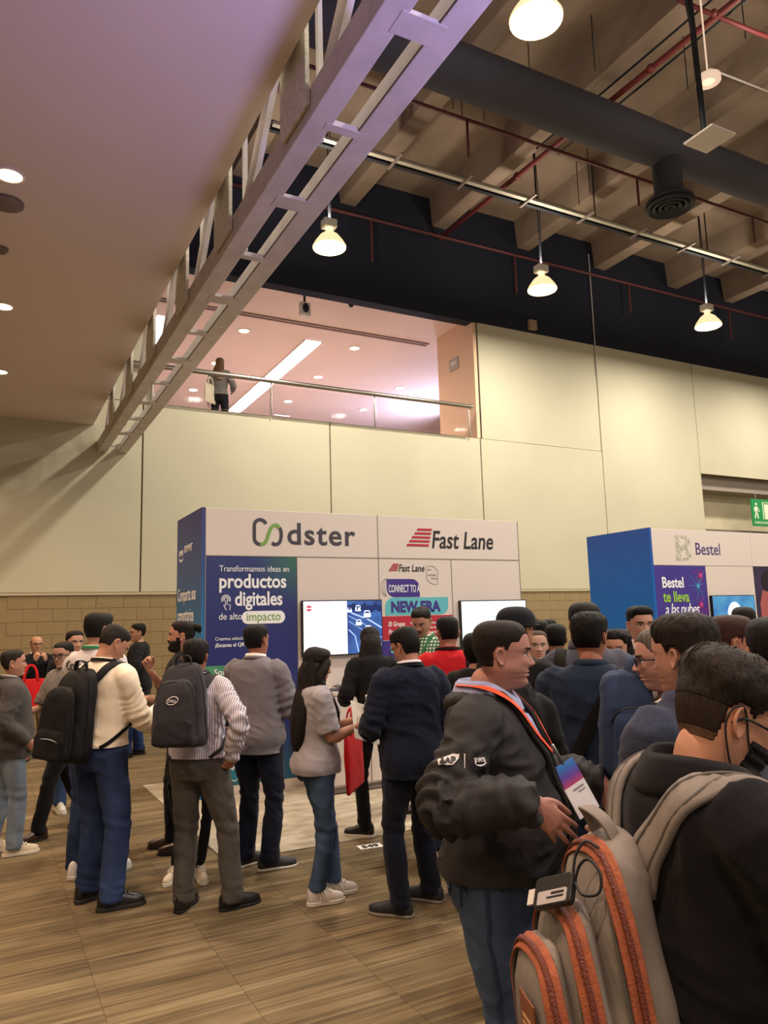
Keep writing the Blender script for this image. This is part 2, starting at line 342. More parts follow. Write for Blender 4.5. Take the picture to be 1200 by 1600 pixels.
for px, py, ln in ((722, 180, 1.0), (708, 170, 1.0), (757, 190, .8), (830, 150, .9), (925, 170, 1.0), (930, 110, 1.), (1075, 140, 1.), (922, 300, .9), (905, 320, .8), (1050, 330, .9), (1165, 60, 1.2)):
    P = onz(px, py, 9.35); tag(MB().tube([P, np.array([P[0], P[1], 10.25])], .008, 5).build('hanger_wire', m_dark), 'thin dark hanger wire dropping from the concrete roof', 'wire', 'hanger wires under the roof')
# antenna pole with white panel
ap = atd(1108, 215, 8.6); an = empty('wireless_antenna', tuple(ap), label='white square wireless antenna panel on a dark pole near top right', cat='antenna')
MB().box(-.2, .2, -.2, .2, -.03, .0).build('panel', mat('antenna_white', 'c9c0b6', .6), an, bevel=.02)
MB().tube([(0, .05, 0), (-.03, .05, 1.1), (-.06, .05, 10.2-ap[2])], .035, 10).build('pole', m_dark, an, True)
MB().tube([(-.04, .05, 1.3), (-.3, .05, 10.2-ap[2])], .02, 8).build('brace', m_dark, an, True)
rl = atd(1107, 128, 8.9); rl_rod = MB().tube([(rl[0], rl[1], rl[2]), (rl[0], rl[1], 10.25)], .01, 6); tag(MB().lathe([(.14, 0), (.14, .06), (.07, .06), (.07, 0)], 18, tuple(rl)).join(rl_rod).build('ring_lamp', mat('ring_lamp_white', 'e8d2bf', .5, emit='ffdcc0', es=.8), None, True), 'small pale ring lamp beside the antenna pole', 'lamp')
# high bay lamps
m_lens = mat('lamp_lens', 'ffffff', .3, emit='fff3cf', es=14); m_refl = mat('lamp_reflector', 'c8b9a0', .35, .1, emit='f4d9a4', es=1.5); m_bal = mat('lamp_ballast', 'd8d4c8', .5)
labs = ['large glowing high bay lamp cut by the top edge', 'glowing high bay lamp hanging left of the others near the truss', 'glowing high bay lamp hanging over the middle of the cream wall', 'glowing high bay lamp furthest right above the cream wall']
def lamp(x, y, lab, shell=True):
    area('lamp_light', (x, y, LAMP_Z-.02), .46, LAMP_W, LAMP_COL)
    area('lamp_uplight', (x, y, LAMP_Z+.5), .3, LAMP_W*.17, LAMP_COL, (0, 0, 1))
    if not shell: return
    h = empty('high_bay_lamp', (x, y, LAMP_Z), label=lab, cat='lamp')
    MB().lathe([(.25, 0), (.25, .015), (.2, .03)], 28).build('lens', m_lens, h, True)
    MB().lathe([(.262, -.005), (.268, .02), (.23, .09), (.15, .2), (.07, .26), (.05, .3)], 28, cap=False).build('reflector', m_refl, h, True)
    MB().lathe([(.03, .28), (.03, .34)], 10).build('socket', m_bal, h, True)
    MB().box(-.11, .11, -.09, .09, .33, .47).build('ballast', m_bal, h, bevel=.015)
    MB().tube([(0, 0, .45), (0, 0, 10.25-LAMP_Z)], .012, 6).tube([(.02, 0, .45), (.05, 0, 1.6), (.02, 0, 10.25-LAMP_Z)], .008, 6).build('hanging_cord', m_dark, h, True)
for (x, y), lb in zip(LAMPS_VIS, labs): lamp(x, y, lb)
for x, y in LAMPS_OFF: lamp(x, y, None, False)
# recessed downlights
m_dl = mat('downlight_lens', 'fff2dc', .4, emit='ffe2bd', es=9); m_trim = mat('downlight_trim', 'e6d8cb', .5)
def downlight(x, y, z, lab, w, grp=None, r=.085):
    d = empty('downlight', (x, y, z), label=lab, cat='downlight', group=grp)
    MB().lathe([(r*1.25, 0), (r*1.22, -.012), (r*1.02, -.014), (r, -.004), (r*.3, -.003)], 22).build('trim_ring', m_trim, d, True)
    MB().lathe([(r*.98, -.006), (r*.9, -.012), (r*.02, -.014)], 20).build('lens', m_dl, d, True)
    area('downlight_light', (x, y, z-.03), r*1.6, w, WARM, spread=2.4)
for (x, y), lb in zip(((.03, 5.47), (.04, 7.88), (.05, 9.99)), ('recessed downlight in left soffit, largest and uppermost', 'recessed downlight in left soffit, middle of three', 'recessed downlight in left soffit, lowest toward the wall')): downlight(x, y, 4.8, lb, 55)
for y in (3.1, .7, -2): area('downlight_light', (.03, y, 4.77), .14, 55, WARM, spread=2.4)
for y in (-2, .7, 3.1, 5.47, 7.88, 9.99): area('downlight_light', (-2.9, y, 4.77), .14, 55, WARM, spread=2.4)
for px, py, lb in ((10, 316, 'dark round smoke detector on left soffit under the top downlight'), (3, 388, 'small dark round sensor on left soffit between two downlights')):
    P = onz(px, py, 4.8); s = .12 if py < 350 else .05
    tag(MB().lathe([(s, 0), (s, -.02), (s*.6, -.045), (s*.2, -.05)], 18, tuple(P)).build('smoke_detector', mat('detector_grey', '77695f', .7), None, True), lb, 'detector')
bd = [((4.66, 14.88), 'balcony ceiling downlight over the standing woman'), ((7.27, 14.87), 'balcony ceiling downlight, front row right of the strip light'), ((7.30, 17.09), 'balcony ceiling downlight, second row right of the strip light'), ((7.35, 19.39), 'balcony ceiling downlight near far end of the strip light'), ((9.69, 19.35), 'balcony ceiling downlight low beside the glass post'), ((9.67, 17.08), 'balcony ceiling downlight nearest the orange-lit jamb'), ((4.67, 19.36), 'balcony ceiling downlight lowest, left of the woman'), ((4.67, 17.1), 'balcony ceiling downlight behind head of the woman')]
for (x, y), lb in bd: downlight(x, y, 7.86, lb, 38, None, .11)
sl = empty('strip_light', (6.24, 14.85, 7.86), label='long bright rectangular strip light in balcony ceiling', cat='light')
MB().box(-.19, .19, 0, 6.2, -.02, 0).build('diffuser', mat('strip_diffuser', 'ffffff', .4, emit='f6f0ff', es=5.5), sl)
MB().box(-.215, -.19, -.02, 6.22, -.025, 0).box(.19, .215, -.02, 6.22, -.025, 0).build('frame', m_trim, sl)
area('strip_glow', (6.24, 17.9, 7.82), .36, 170, (.86, .84, 1), shape='RECTANGLE', sy=6)
s2 = empty('strip_light', (3.03, 14.8, 7.86), label='bright strip light in balcony ceiling seen through the truss', cat='light')
MB().box(-.19, .19, 0, 5.2, -.02, -.001).build('diffuser', _M['strip_diffuser'], s2)
area('daylight_glow', (11.8, 18, 6.6), 2.0, 260, (.62, .66, 1), aim=(-1, .2, .25), shape='RECTANGLE', sy=1.6)
# balcony rail
rl_ = empty('balcony_railing', (0, 12.1, 5.24), label='glass balcony railing with round steel handrail above the cream panels', cat='railing')
MB().tube([(1.5, .0, .62), (8.50, .0, .62)], .042, 14).build('handrail', m_chrome, rl_, True)
m_glass = mat('clear_glass', 'ffffff', .02, trans=1.0, spec=.1); m_glass.node_tree.nodes['Principled BSDF'].inputs['IOR'].default_value = 1.08
for a_, b_ in ((2.3, 4.26), (4.32, 6.29), (6.35, 8.4)):
    MB().box(a_, b_, .02, .032, .02, .56).build('glass_pane', m_glass, rl_)
for x in (2.27, 4.29, 6.32, 8.45): MB().tube([(x, .026, .0), (x, .026, .6)], .014, 8).build('post', m_chrome, rl_, True)
# small devices
def camera_dome(px, py, lab, kind):
    P = onz(px, py, 7.6); o = empty('security_camera', (P[0], P[1], 7.86), label=lab, cat='camera')
    if kind:
        MB().box(-.11, .11, -.06, .06, -.42, -.14).build('housing', mat('camera_white', 'd8cfc8', .5), o, bevel=.03)
        MB().ball((0, -.06, -.27), (.065, .03, .1), 14, 8).build('lens', m_dark, o, True); MB().tube([(0, 0, 0), (0, 0, -.15)], .025, 8).build('stem', m_dark, o, True)
    else:
        MB().lathe([(.07, 0), (.07, -.06), (.05, -.08)], 16).build('base', _M['camera_white'], o, True); MB().ball((0, 0, -.09), .055, 14, 8).build('dome', m_dark, o, True)
camera_dome(476, 482, 'white boxy speaker camera under balcony ceiling', True); camera_dome(549, 489, 'small dark dome camera under balcony ceiling', False)
js = empty('jamb_sign', (8.69, 12.94, 7.05), label='small grey sign plate on the orange lit jamb', cat='sign')
MB().box(-.02, 0, -.16, .16, -.13, .13).build('plate', mat('jamb_plate', 'a99a8c', .6), js, bevel=.005)
MB().box(-.024, -.02, -.1, .1, -.03, .05).build('inner_plate', mat('jamb_plate_light', 'cfc3b4', .5), js)
tag(MB().box(10.14, 10.34, YW-.08, YW, 7.78, 8.0).build('wall_box', mat('box_beige', 'a08970', .6), None, bevel=.01), 'small beige junction box on the black wall', 'box')
tag(MB().tube([(12.02, YW-.04, 7.0), (12.02, YW-.04, 9.9)], .012, 6).build('conduit', m_steel), 'thin vertical conduit running up the black wall', 'conduit')
for px, py, lb in ((470, 548, 0), (765, 350, 0)): pass
# ================================================================ EXHIBITION BOOTHS
m_white = mat('booth_white', 'd8ccc6', .5); m_seam = mat('booth_profile', '9a928c', .4, .5)
m_plinth = mat('booth_plinth', 'd9ccc2', .6)
def grad_mat(name, stops, axis, lo, hi, extra=None):
    m = bpy.data.materials.new(name); m.use_nodes = True; nt = m.node_tree; N = nt.nodes; L = nt.links; b = N['Principled BSDF']; b.inputs['Roughness'].default_value = .45
    tc = N.new('ShaderNodeTexCoord'); sp = N.new('ShaderNodeSeparateXYZ'); L.new(tc.outputs['Object'], sp.inputs[0])
    mr = N.new('ShaderNodeMapRange'); mr.inputs[1].default_value = lo; mr.inputs[2].default_value = hi; L.new(sp.outputs[axis], mr.inputs[0])
    r = N.new('ShaderNodeValToRGB'); e = r.color_ramp.elements
    while len(e) < len(stops): e.new(.5)
    for k, (p, c) in enumerate(stops): e[k].position = p; e[k].color = (*lin(c), 1)
    L.new(mr.outputs[0], r.inputs['Fac']); out = r.outputs['Color']
    if extra:   # corner tint : (colour, centre xyz, radius)
        for c, ctr, rad in extra:
            d = N.new('ShaderNodeVectorMath'); d.operation = 'DISTANCE'; d.inputs[1].default_value = ctr; L.new(tc.outputs['Object'], d.inputs[0])
            m2 = N.new('ShaderNodeMapRange'); m2.inputs[1].default_value = 0; m2.inputs[2].default_value = rad; m2.inputs[3].default_value = .85; m2.inputs[4].default_value = 0; L.new(d.outputs['Value'], m2.inputs[0])
            mx = N.new('ShaderNodeMix'); mx.data_type = 'RGBA'; L.new(m2.outputs[0], mx.inputs['Factor']); L.new(out, mx.inputs[6]); mx.inputs[7].default_value = (*lin(c), 1); out = mx.outputs[2]
    L.new(out, b.inputs['Base Color']); return m
t_w = mat('print_white', 'eef0f4', .5); t_dark = mat('print_charcoal', '3c3644', .5); t_grn = mat('print_green', '74a04a', .5); t_black = mat('print_black', '1c1720', .5)
t_red = mat('print_red', 'b42338', .5); t_pur = mat('print_purple', '3d2a86', .5); t_teal = mat('print_teal', '5fb7c6', .5); t_gray = mat('print_grey', '8a8690', .5); t_lime = mat('print_lime', '93c43c', .5)
BY = 7.51
bo = empty('exhibition_booth', (1.95, BY, 0), label='white exhibition booth with blue graphic panels and two wall screens', cat='booth')
Z0, Z1, Z2 = .09, 2.35, 2.84
def bpanel(par, x0, x1, z0, z1, m, y0=0, y1=.05, name='panel'): return MB().box(x0+.003, x1-.003, y0, y1, z0+.003, z1-.003).build(name, m, par, bevel=.003)
# carcass
MB().box(.01, 3.93, .05, 1.08, .0, 2.83).build('carcass', m_white, bo)
h1 = bpanel(bo, 0, 1.96, Z1, Z2, m_white, name='header_panel'); h2 = bpanel(bo, 1.96, 3.94, Z1, Z2, m_white, name='header_panel')
p1 = bpanel(bo, 0, .98, Z0, Z1, grad_mat('codster_blue', [(0, '1c5a78'), (.22, '202c6c'), (.6, '23286e'), (1, '27346f')], 2, .1, 2.35, [('35704f', (1.0, 0, 2.35), .5), ('1f6a72', (0., 0, .1), .9)]), name='graphic_panel')
p2 = bpanel(bo, .98, 1.96, Z0, Z1, m_white, name='wall_panel')
p3 = bpanel(bo, 1.96, 2.93, Z0, Z1, m_white, name='poster_panel'); p4 = bpanel(bo, 2.93, 3.94, Z0, Z1, m_white, name='wall_panel')
MB().box(0, 3.94, -.02, .05, 0, Z0).build('plinth', m_plinth, bo)
for x in (0, .98, 1.96, 2.93, 3.94): MB().box(x-.004, x+.004, -.004, 0, .09, Z2 if x in (0, 1.96, 3.94) else Z1).build('edge_profile', m_seam, bo)
MB().box(0, 3.94, -.004, 0, Z1-.004, Z1+.004).build('edge_profile', m_seam, bo)
sd = MB().box(-.04, .0, .0, 1.09, .0, 2.84).build('side_graphic', grad_mat('side_blue', [(0, '1f7fb4'), (.45, '2272a8'), (.75, '2b4a8c'), (1, '33387a')], 2, .6, 2.8), bo)
YT = -.002
# codster logo on header
def arc(cx, cz, rx, rz, a0, a1, n=14): return [(cx+rx*math.cos(math.radians(a0+(a1-a0)*i/n)), cz+rz*math.sin(math.radians(a0+(a1-a0)*i/n))) for i in range(n+1)]
lg = MB(); lw = .036
cpath = arc(.575, 2.67, .065, .065, 20, 180)+arc(.575, 2.54, .065, .065, 180, 275, 8)
lg.ribbon(cpath, lw, .002)
lg.ribbon(crom(np.array([(.772, 2.675), (.80, 2.63), (.805, 2.56), (.785, 2.498), (.74, 2.477), (.70, 2.492)]), 5), lw, .002)
lo = lg.build('logo_stroke', t_dark, h1); lo.location = (0, YT, 0)
gg = MB().ribbon(crom(np.array([(.570, 2.477), (.615, 2.485), (.645, 2.525), (.672, 2.605), (.70, 2.66), (.745, 2.685), (.79, 2.655)]), 5), lw, .0035).build('logo_swoosh', t_grn, h1); gg.location = (0, YT, 0)
text('dster', .33, .865, 2.485, YT, t_dark, h1, bold=.016, squash=1.06, spacing=1.10)
# fast lane logo
def fastlane(par, x, z, s, y=YT):
    st = MB()
    for i in range(5):
        zz = z+.235*s-i*.047*s; a = .30*s*(i/5); st.prism([(x+.17*s-a*.62, zz), (x+.37*s-.012*i*s, zz), (x+.36*s-.012*i*s, zz-.026*s), (x+.155*s-a*.62, zz-.026*s)], 1, y-.003, y)
    st.build('logo_stripe', t_red, par)
    text('Fast Lane', .30*s, x+.345*s, z+.005*s, y, t_black, par, shear=.18, bold=.013, squash=.80)
fastlane(h2, 1.96+.36, 2.475, .98)
# codster panel lettering
text('Transformamos ideas en', .088, .14, 2.19, YT, t_w, p1, squash=.86)
text('productos', .20, .135, 2.025, YT, t_w, p1, bold=.022, squash=.87)
text('digitales', .20, .30, 1.845, YT, t_w, p1, bold=.022, squash=.80)
text('de alto', .095, .135, 1.705, YT, t_w, p1, squash=.92)
slabp(rrect(.375, .84, 1.655, 1.785, .062, 6), -.003, 0).build('word_pill', t_w, p1)
text('impacto', .125, .608, 1.688, -.0045, t_grn, p1, 'CENTER', squash=.92)
hi = MB()
for r in (.018, .032, .046): hi.ribbon(arc(.21, 1.905, r, r, -30, 210, 12), .007, .002)
hi.ribbon([(.205, 1.90), (.205, 1.84), (.185, 1.855), (.2, 1.82), (.215, 1.80)], .007, .002); hi.ribbon([(.222, 1.90), (.222, 1.86), (.255, 1.85), (.25, 1.80)], .007, .002)
h_ = hi.build('touch_icon', t_w, p1); h_.location = (0, YT, 0)
text('Creamos soluciones digitales', .048, .10, 1.50, YT, t_w, p1, squash=.9)
text('¡Escanea el QR para más', .052, .10, 1.435, YT, t_w, p1, bold=.015, squash=.95)
bpanel(p1, .0, .75, 1.12, 1.255, grad_mat('band_green', [(0, '4f9a6a'), (.7, '27557c'), (1, '22306e')], 0, 0, .75), -.0015, 0, 'word_band')
text('Somos expertos en:', .085, .09, 1.16, -.003, t_w, p1, bold=.01)
ic = MB().ribbon([(.14, .87), (.14, 1.06), (.33, 1.06)], .009, .002).ribbon([(.14, .87), (.33, .87)], .009, .002)
for k, hgt in enumerate((.05, .08, .11, .14)): ic.box(.17+k*.037, .19+k*.037, -.002, 0, .885, .885+hgt)
i_ = ic.build('chart_icon', t_w, p1); i_.location = (0, YT, 0)
text('D', .08, .27, .58, YT, t_w, p1, bold=.015)
def hexo(cx, cz, r): return [(cx+r*.9*math.cos(math.radians(60*i+30)), cz+r*math.sin(math.radians(60*i+30))) for i in range(6)]
for cx, cz, m in ((.30, .20+.08, 'badge_teal'), (.42, .50, 'badge_dark')):
    slabp(hexo(cx, cz, .155), -.002, 0).build('badge_edge', t_w, p1); slabp(hexo(cx, cz, .145), -.004, 0).build('badge', mat(m, '1d6f8c' if m == 'badge_teal' else '2a2f45', .5), p1)
text('DevOps\nEngineer', .042, .30, .29, -.006, t_w, p1, 'CENTER', bold=.01, squash=.9)
for i in range(4):
    for j in range(2): pass
dots = MB()
for i in range(5):
    for j in range(2): dots.box(.05+i*.035, .056+i*.035, -.002, 0, 2.26+j*.04, 2.268+j*.04)
dots.build('dot_pattern', mat('print_dim', '4a5590', .5), p1)
# side graphic lettering (faces -x)
def side_text(body, size, y, z, **k):
    o = text(body, size, 0, 0, 0, t_w, sd, **k); o.rotation_euler = (0, 0, -PI/2); o.location = (-.042, y, z); return o
side_text('aws', .13, .98, 2.42, bold=.015); side_text('SUMMIT', .11, .74, 2.44, squash=.95, bold=.01)
sm = MB().ribbon(arc(0, 0, .1, .05, 200, 340, 8), .02, .002).build('smile_mark', t_w, sd); sm.rotation_euler = (0, 0, -PI/2); sm.location = (-.042, .87, 2.41)
side_text('Comparta sus', .20, 1.03, 1.92, bold=.008, squash=.72); side_text('comentarios', .20, 1.03, 1.70, bold=.008, squash=.72)
MB().box(-.043, -.04, .12, 1.03, 1.63, 1.64).build('rule_line', t_w, sd)
side_text('Agradecemos su opinión. Complete la', .07, 1.03, 1.50, squash=.72); side_text('encuesta después del evento.', .07, 1.03, 1.40, squash=.72)
# fast lane poster
def on(o, y=YT): o.location = (0, y, 0); return o
fastlane(p3, 1.96+.12, 2.20, .38)
on(MB().ribbon([(2.585, 2.11), (2.585, 2.265), (2.68, 2.265), (2.735, 2.22), (2.735, 2.055), (2.66, 2.055), (2.585, 2.11)], .006, .001).build('partner_badge', t_gray, p3))
text('aws', .035, 2.60, 2.215, YT, t_gray, p3); text('PARTNER', .03, 2.60, 2.15, YT, t_gray, p3, squash=.85); text('Advanced', .024, 2.64, 2.115, YT, t_gray, p3)
slabp(rrect(2.055, 2.485, 1.91, 2.115, .1, 6, (1, 0, 1, 0)), -.002, 0).build('word_block', t_pur, p3)
text('CONNECT TO A', .12, 2.075, 1.965, -.0035, t_w, p3, squash=.455, bold=.010)
slabp(rrect(2.03, 2.865, 1.705, 1.905, .1, 6, (0, 1, 0, 1)), -.002, 0).build('word_block', t_teal, p3)
text('NEW ERA', .165, 2.10, 1.745, -.0035, t_pur, p3, bold=.045, squash=.90)
cl = MB()
for k in range(3): cl.ribbon(arc(2.06+.0*k, 2.02, .03+k*.025, .10, 95, 265, 10), .004, .001)
on(cl.build('curve_line', t_gray, p3))
bpanel(p3, 1.965, 2.925, 1.43, 1.70, t_red, -.002, 0, 'red_band')
text('El Grupo', .072, 2.06, 1.585, -.0035, t_w, p3, shear=.2, bold=.018, squash=.8); text('Fast Lane', .072, 2.06, 1.50, -.0035, t_w, p3, shear=.2, bold=.018, squash=.8)
for k, t in enumerate(('Fast Lane es especialista en servi-', 'cios de formación tecnológica y', 'consultoría de alto nivel.')): text(t, .042, 2.34, 1.60-k*.052, -.0035, t_w, p3, shear=.15, squash=.85)
bpanel(p3, 1.965, 2.925, .62, 1.43, t_pur, -.002, 0, 'purple_band')
wm = MB().prism([(2.08, 1.36), (2.2, 1.40), (2.36, 1.38), (2.40, 1.36), (2.31, 1.30), (2.28, 1.22), (2.24, 1.20), (2.19, 1.13), (2.16, 1.19), (2.13, 1.28), (2.08, 1.30)], 1, -.004, 0)
wm.prism([(2.25, 1.12), (2.31, 1.11), (2.37, 1.03), (2.33, .92), (2.29, .84), (2.27, .95)], 1, -.004, 0)
wm.prism([(2.52, 1.33), (2.60, 1.37), (2.75, 1.39), (2.86, 1.36), (2.84, 1.27), (2.76, 1.2), (2.72, 1.14), (2.68, 1.2), (2.62, 1.24), (2.54, 1.26)], 1, -.004, 0)
wm.prism([(2.52, 1.2), (2.6, 1.2), (2.66, 1.14), (2.61, .98), (2.57, .92), (2.54, 1.06), (2.5, 1.12)], 1, -.004, 0); wm.build('world_map', t_teal, p3)
# screens
def screen(name, x0, x1, z0, z1, lab, face_m, yb=BY, par=None):
    t = empty(name, (x0, yb, z0), label=lab, cat='screen'); w, h = x1-x0, z1-z0
    MB().box(0, w, -.05, -.004, 0, h).build('casing', mat('tv_casing', '15161c', .4), t, bevel=.004)
    MB().box(.012, w-.012, -.0515, -.05, .014, h-.012).build('display', face_m, t); return t, w, h
m_s1 = mat('screen_white', 'f4f2fb', .3, emit='f2f1ff', es=1.0)
m_blue = bpy.data.materials.new('screen_road_blue'); m_blue.use_nodes = True
def scr_noise(m, c0, c1, sc, es):
    nt = m.node_tree; b = nt.nodes['Principled BSDF']; tc = nt.nodes.new('ShaderNodeTexCoord'); n = nt.nodes.new('ShaderNodeTexNoise'); n.inputs['Scale'].default_value = sc; n.inputs['Detail'].default_value = 3
    r = nt.nodes.new('ShaderNodeValToRGB'); r.color_ramp.elements[0].color = (*lin(c0), 1); r.color_ramp.elements[1].color = (*lin(c1), 1); r.color_ramp.elements[0].position = .35; r.color_ramp.elements[1].position = .68
    nt.links.new(tc.outputs['Object'], n.inputs['Vector']); nt.links.new(n.outputs['Fac'], r.inputs['Fac'])
    nt.links.new(r.outputs['Color'], b.inputs['Emission Color']); b.inputs['Emission Strength'].default_value = es; b.inputs['Base Color'].default_value = (.02, .02, .03, 1)
scr_noise(m_blue, '14419c', '3f7fd8', 5, .85)
tv1, w, h = screen('wall_screen', 2.965, 3.915, 1.295, 1.885, 'wide wall screen showing white slide and blue motorway', m_s1)
MB().box(w*.545, w-.012, -.053, -.0515, .014, h-.012).build('road_picture', m_blue, tv1)
m_car = mat('screen_car_white', 'dfe9ff', .4, emit='cfe0ff', es=.9); m_glow = mat('screen_line', 'a9c8ff', .4, emit='a9c8ff', es=.8); m_cd = mat('screen_dark_blue', '10245c', .4, emit='10245c', es=.8)
ln = MB(); ln.ribbon([(w*.56, .27), (w*.64, .2), (w*.68, .03)], .012, .001); ln.ribbon([(w*.56, .42), (w*.75, .33), (w*.985, .17)], .006, .001); ln.ribbon([(w*.56, .46), (w*.8, .38), (w*.985, .28)], .016, .001); ln.ribbon([(w*.56, .36), (w*.78, .24), (w*.9, .08)], .005, .001)
o = ln.build('road_line', m_glow, tv1); o.location = (0, -.0535, 0)
tr_ = MB()
for i in range(9): tr_.ball((w*.58+i*.045, -.0532, h-.09+.015*math.sin(i*2)), (.03, .0015, .045), 8, 6)
tr_.build('tree_line', m_cd, tv1)
for cx, cz, s in ((.575, .80, .8), (.685, .83, 1), (.69, .57, 1), (.80, .72, 1.2), (.81, .44, 1.25), (.875, .33, 1.35)):
    x, z = w*cx, h*cz; r = .05*s
    c = slabp(rrect(x-r*.72, x+r*.72, z-r*.5, z+r*.3, r*.25, 3), -.0545, -.0535); c.prism([(x-r*.66, z+r*.25), (x-r*.46, z+r*.8), (x+r*.46, z+r*.8), (x+r*.66, z+r*.25)], 1, -.0545, -.0535); c.build('picture_car', m_car, tv1)
    MB().prism([(x-r*.48, z+r*.28), (x-r*.36, z+r*.58), (x+r*.36, z+r*.58), (x+r*.48, z+r*.28)], 1, -.0552, -.0545).box(x-r*.6, x+r*.6, -.0552, -.0545, z-r*.72, z-r*.5).build('car_window', m_cd, tv1)
slabp(rrect(w*.90, w*.975, .05, .13, .02, 4), -.055, -.0535).build('slide_mark', m_car, tv1)
lm = MB().lathe([(.032, 0), (.032, .002), (.001, .002)], 18).xf(Matrix.Translation((.075, -.0515, h-.085)) @ Matrix.Rotation(PI/2, 4, 'X')); lm.build('slide_logo', mat('screen_red', 'd2546a', .4, emit='c85068', es=.5), tv1)
MB().box(.04, .11, -.0545, -.053, h-.09, h-.08).build('slide_logo_bar', m_s1, tv1)
m_s2 = mat('screen_pale', 'e9f2f4', .3, emit='d6e6ee', es=.78)
tv2, w, h = screen('wall_screen', 4.955, 5.925, 1.29, 1.86, 'wall screen with pale slide behind the man in cap', m_s2)
o = MB().ribbon([(.39, .2), (.39, .37), (.75, .37), (.75, .2), (.39, .2)], .006, .001).build('slide_box', mat('screen_grey', '9db0bc', .4, emit='9db0bc', es=.7), tv2); o.location = (0, -.052, 0)
MB().box(.46, .62, -.053, -.0515, .25, .33).build('slide_picture', mat('screen_mauve', 'c4bccb', .4, emit='c4bccb', es=.8), tv2)
# brochure counter
ct = empty('brochure_counter', (2.97, 6.93, 0), label='white two-door counter below the wide screen', cat='counter')
MB().box(0, 1.0, .02, .55, .06, .93).build('body', m_white, ct); MB().box(-.02, 1.02, 0, .555, .93, .97).build('worktop', m_white, ct, bevel=.005)
for x0 in (.005, .505): MB().box(x0, x0+.49, .0, .02, .08, .92).build('door', m_white, ct, bevel=.003)
MB().box(.0, 1.0, .05, .57, 0, .06).build('kick_board', mat('kick_grey', 'a39a94', .6), ct)
def leaflet(x, y, z, rz, w, d, col, lab, th=.006, grp=None):
    o = MB().box(-w/2, w/2, -d/2, d/2, 0, th).build('leaflet', mat('paper_'+col, col, .5), None, bevel=.001); o.location = (x, y, z); o.rotation_euler = (0, 0, rz); return tag(o, lab, 'leaflet', grp)
for x, y, rz, c, lb in ((3.18, 7.1, .3, '2a2733', 'dark booklet lying at near left corner of white counter'), (3.40, 7.34, -.2, '3a3540', 'dark booklet lying by the wall on white counter'), (3.44, 7.05, .1, 'c8bfc2', 'pale leaflet lying near the tablet on white counter')): leaflet(x, y, .97, rz, .21, .28, c, lb, .008)
tb = empty('tablet', (3.62, 7.15, .97), .15, label='dark tablet standing tilted on white counter', cat='tablet')
MB().box(-.14, .14, -.1, .1, .03, .04).build('screen', m_dark, tb, bevel=.004); MB().box(-.08, .08, -.07, .07, 0, .03).build('stand', m_dark, tb)
cw = [(3.12+.05*math.cos(a), 7.0+.03*math.sin(a), 1.0+.028*math.sin(a*1.0+1)) for a in np.linspace(0, 2*PI, 18)]
tag(MB().tube(cw, .004, 6, cap=False).build('wire_coil', m_dark, None, True), 'small dark wire coil on the white counter', 'wire')
# grey booth carpet and number tag
def rug_mat():
    return mat('booth_rug', 'c8bfae', .95, var=.14, vs_=5, bump=.5, bs=120, stretch=(1, 2, 1), col2='a0947f')
rug = MB().prism([(1.58, 5.47), (5.95, 5.42), (5.98, 6.9), (2.96, 6.9), (2.96, 7.46), (1.9, 7.46), (1.9, 8.5), (1.56, 8.5)], 2, .0, .008).build('booth_rug', rug_mat()); tag(rug, 'pale mottled grey carpet spread in front of the booth', 'carpet')
nt_ = empty('number_tag', (2.60, 5.25, .001), -.12, label='white floor tag reading 549 at the carpet edge', cat='tag')
MB().box(-.09, .09, -.05, .05, 0, .003).build('card', mat('tag_white', 'e9e6e0', .6), nt_)
o = text('549', .085, 0, 0, 0, t_black, nt_, 'CENTER', bold=.03, squash=1.05); o.rotation_euler = (-PI/2, 0, 0); o.location = (0, -.03, .0045)
# second booth on the right
b2 = empty('exhibition_booth', (8.23, BY, 0), label='white and blue exhibition booth with purple poster, at right', cat='booth')
MB().box(.01, 4.2, .05, 1.2, 0, 2.82).build('carcass', m_white, b2)
MB().box(-.04, 0, 0, 1.24, 0, 2.84).build('side_graphic', grad_mat('bestel_blue', [(0, '0a6cc0'), (.6, '0d5cb0'), (1, '1c4ca0')], 2, 1.2, 2.8), b2)
g1 = bpanel(b2, 0, 2.11, 2.31, 2.83, m_white, name='header_panel'); bpanel(b2, 2.11, 4.2, 2.31, 2.83, m_white, name='header_panel')
q1 = bpanel(b2, 0, 1.05, .09, 2.31, mat('bestel_purple', '41338c', .45, var=.1, vs_=2), name='poster_panel')
bpanel(b2, 1.05, 2.11, .09, 2.31, m_white, name='wall_panel')
q3 = bpanel(b2, 2.11, 3.15, .09, 2.31, mat('poster_dusk', '3b2a4e', .5, var=.5, vs_=3, col2='1d1830'), name='poster_panel'); bpanel(b2, 3.15, 4.2, .09, 2.31, m_white, name='wall_panel')
MB().box(0, 4.2, -.02, .05, 0, .09).build('plinth', m_plinth, b2)
dm = MB()
Bm = ['111110', '110011', '110011', '111110', '111110', '110011', '110011', '111110']
for j, row in enumerate(Bm):
    for i, c in enumerate(row):
        if c == '1':
            for a in range(2):
                for b_ in range(2):
                    if random.random() < .85:
                        x, z = .47+i*.052+a*.026, 2.735-j*.046-b_*.023; r = random.choice((.006, .009, .010)); dm.box(x-r, x+r, -.002, 0, z-r, z+r)
dm.build('dot_logo', mat('print_olive', '9fa68a', .5), g1); text('Bestel', .25, .86, 2.475, YT, mat('print_violet', '4b3c78', .5), g1, squash=.9, bold=.004)
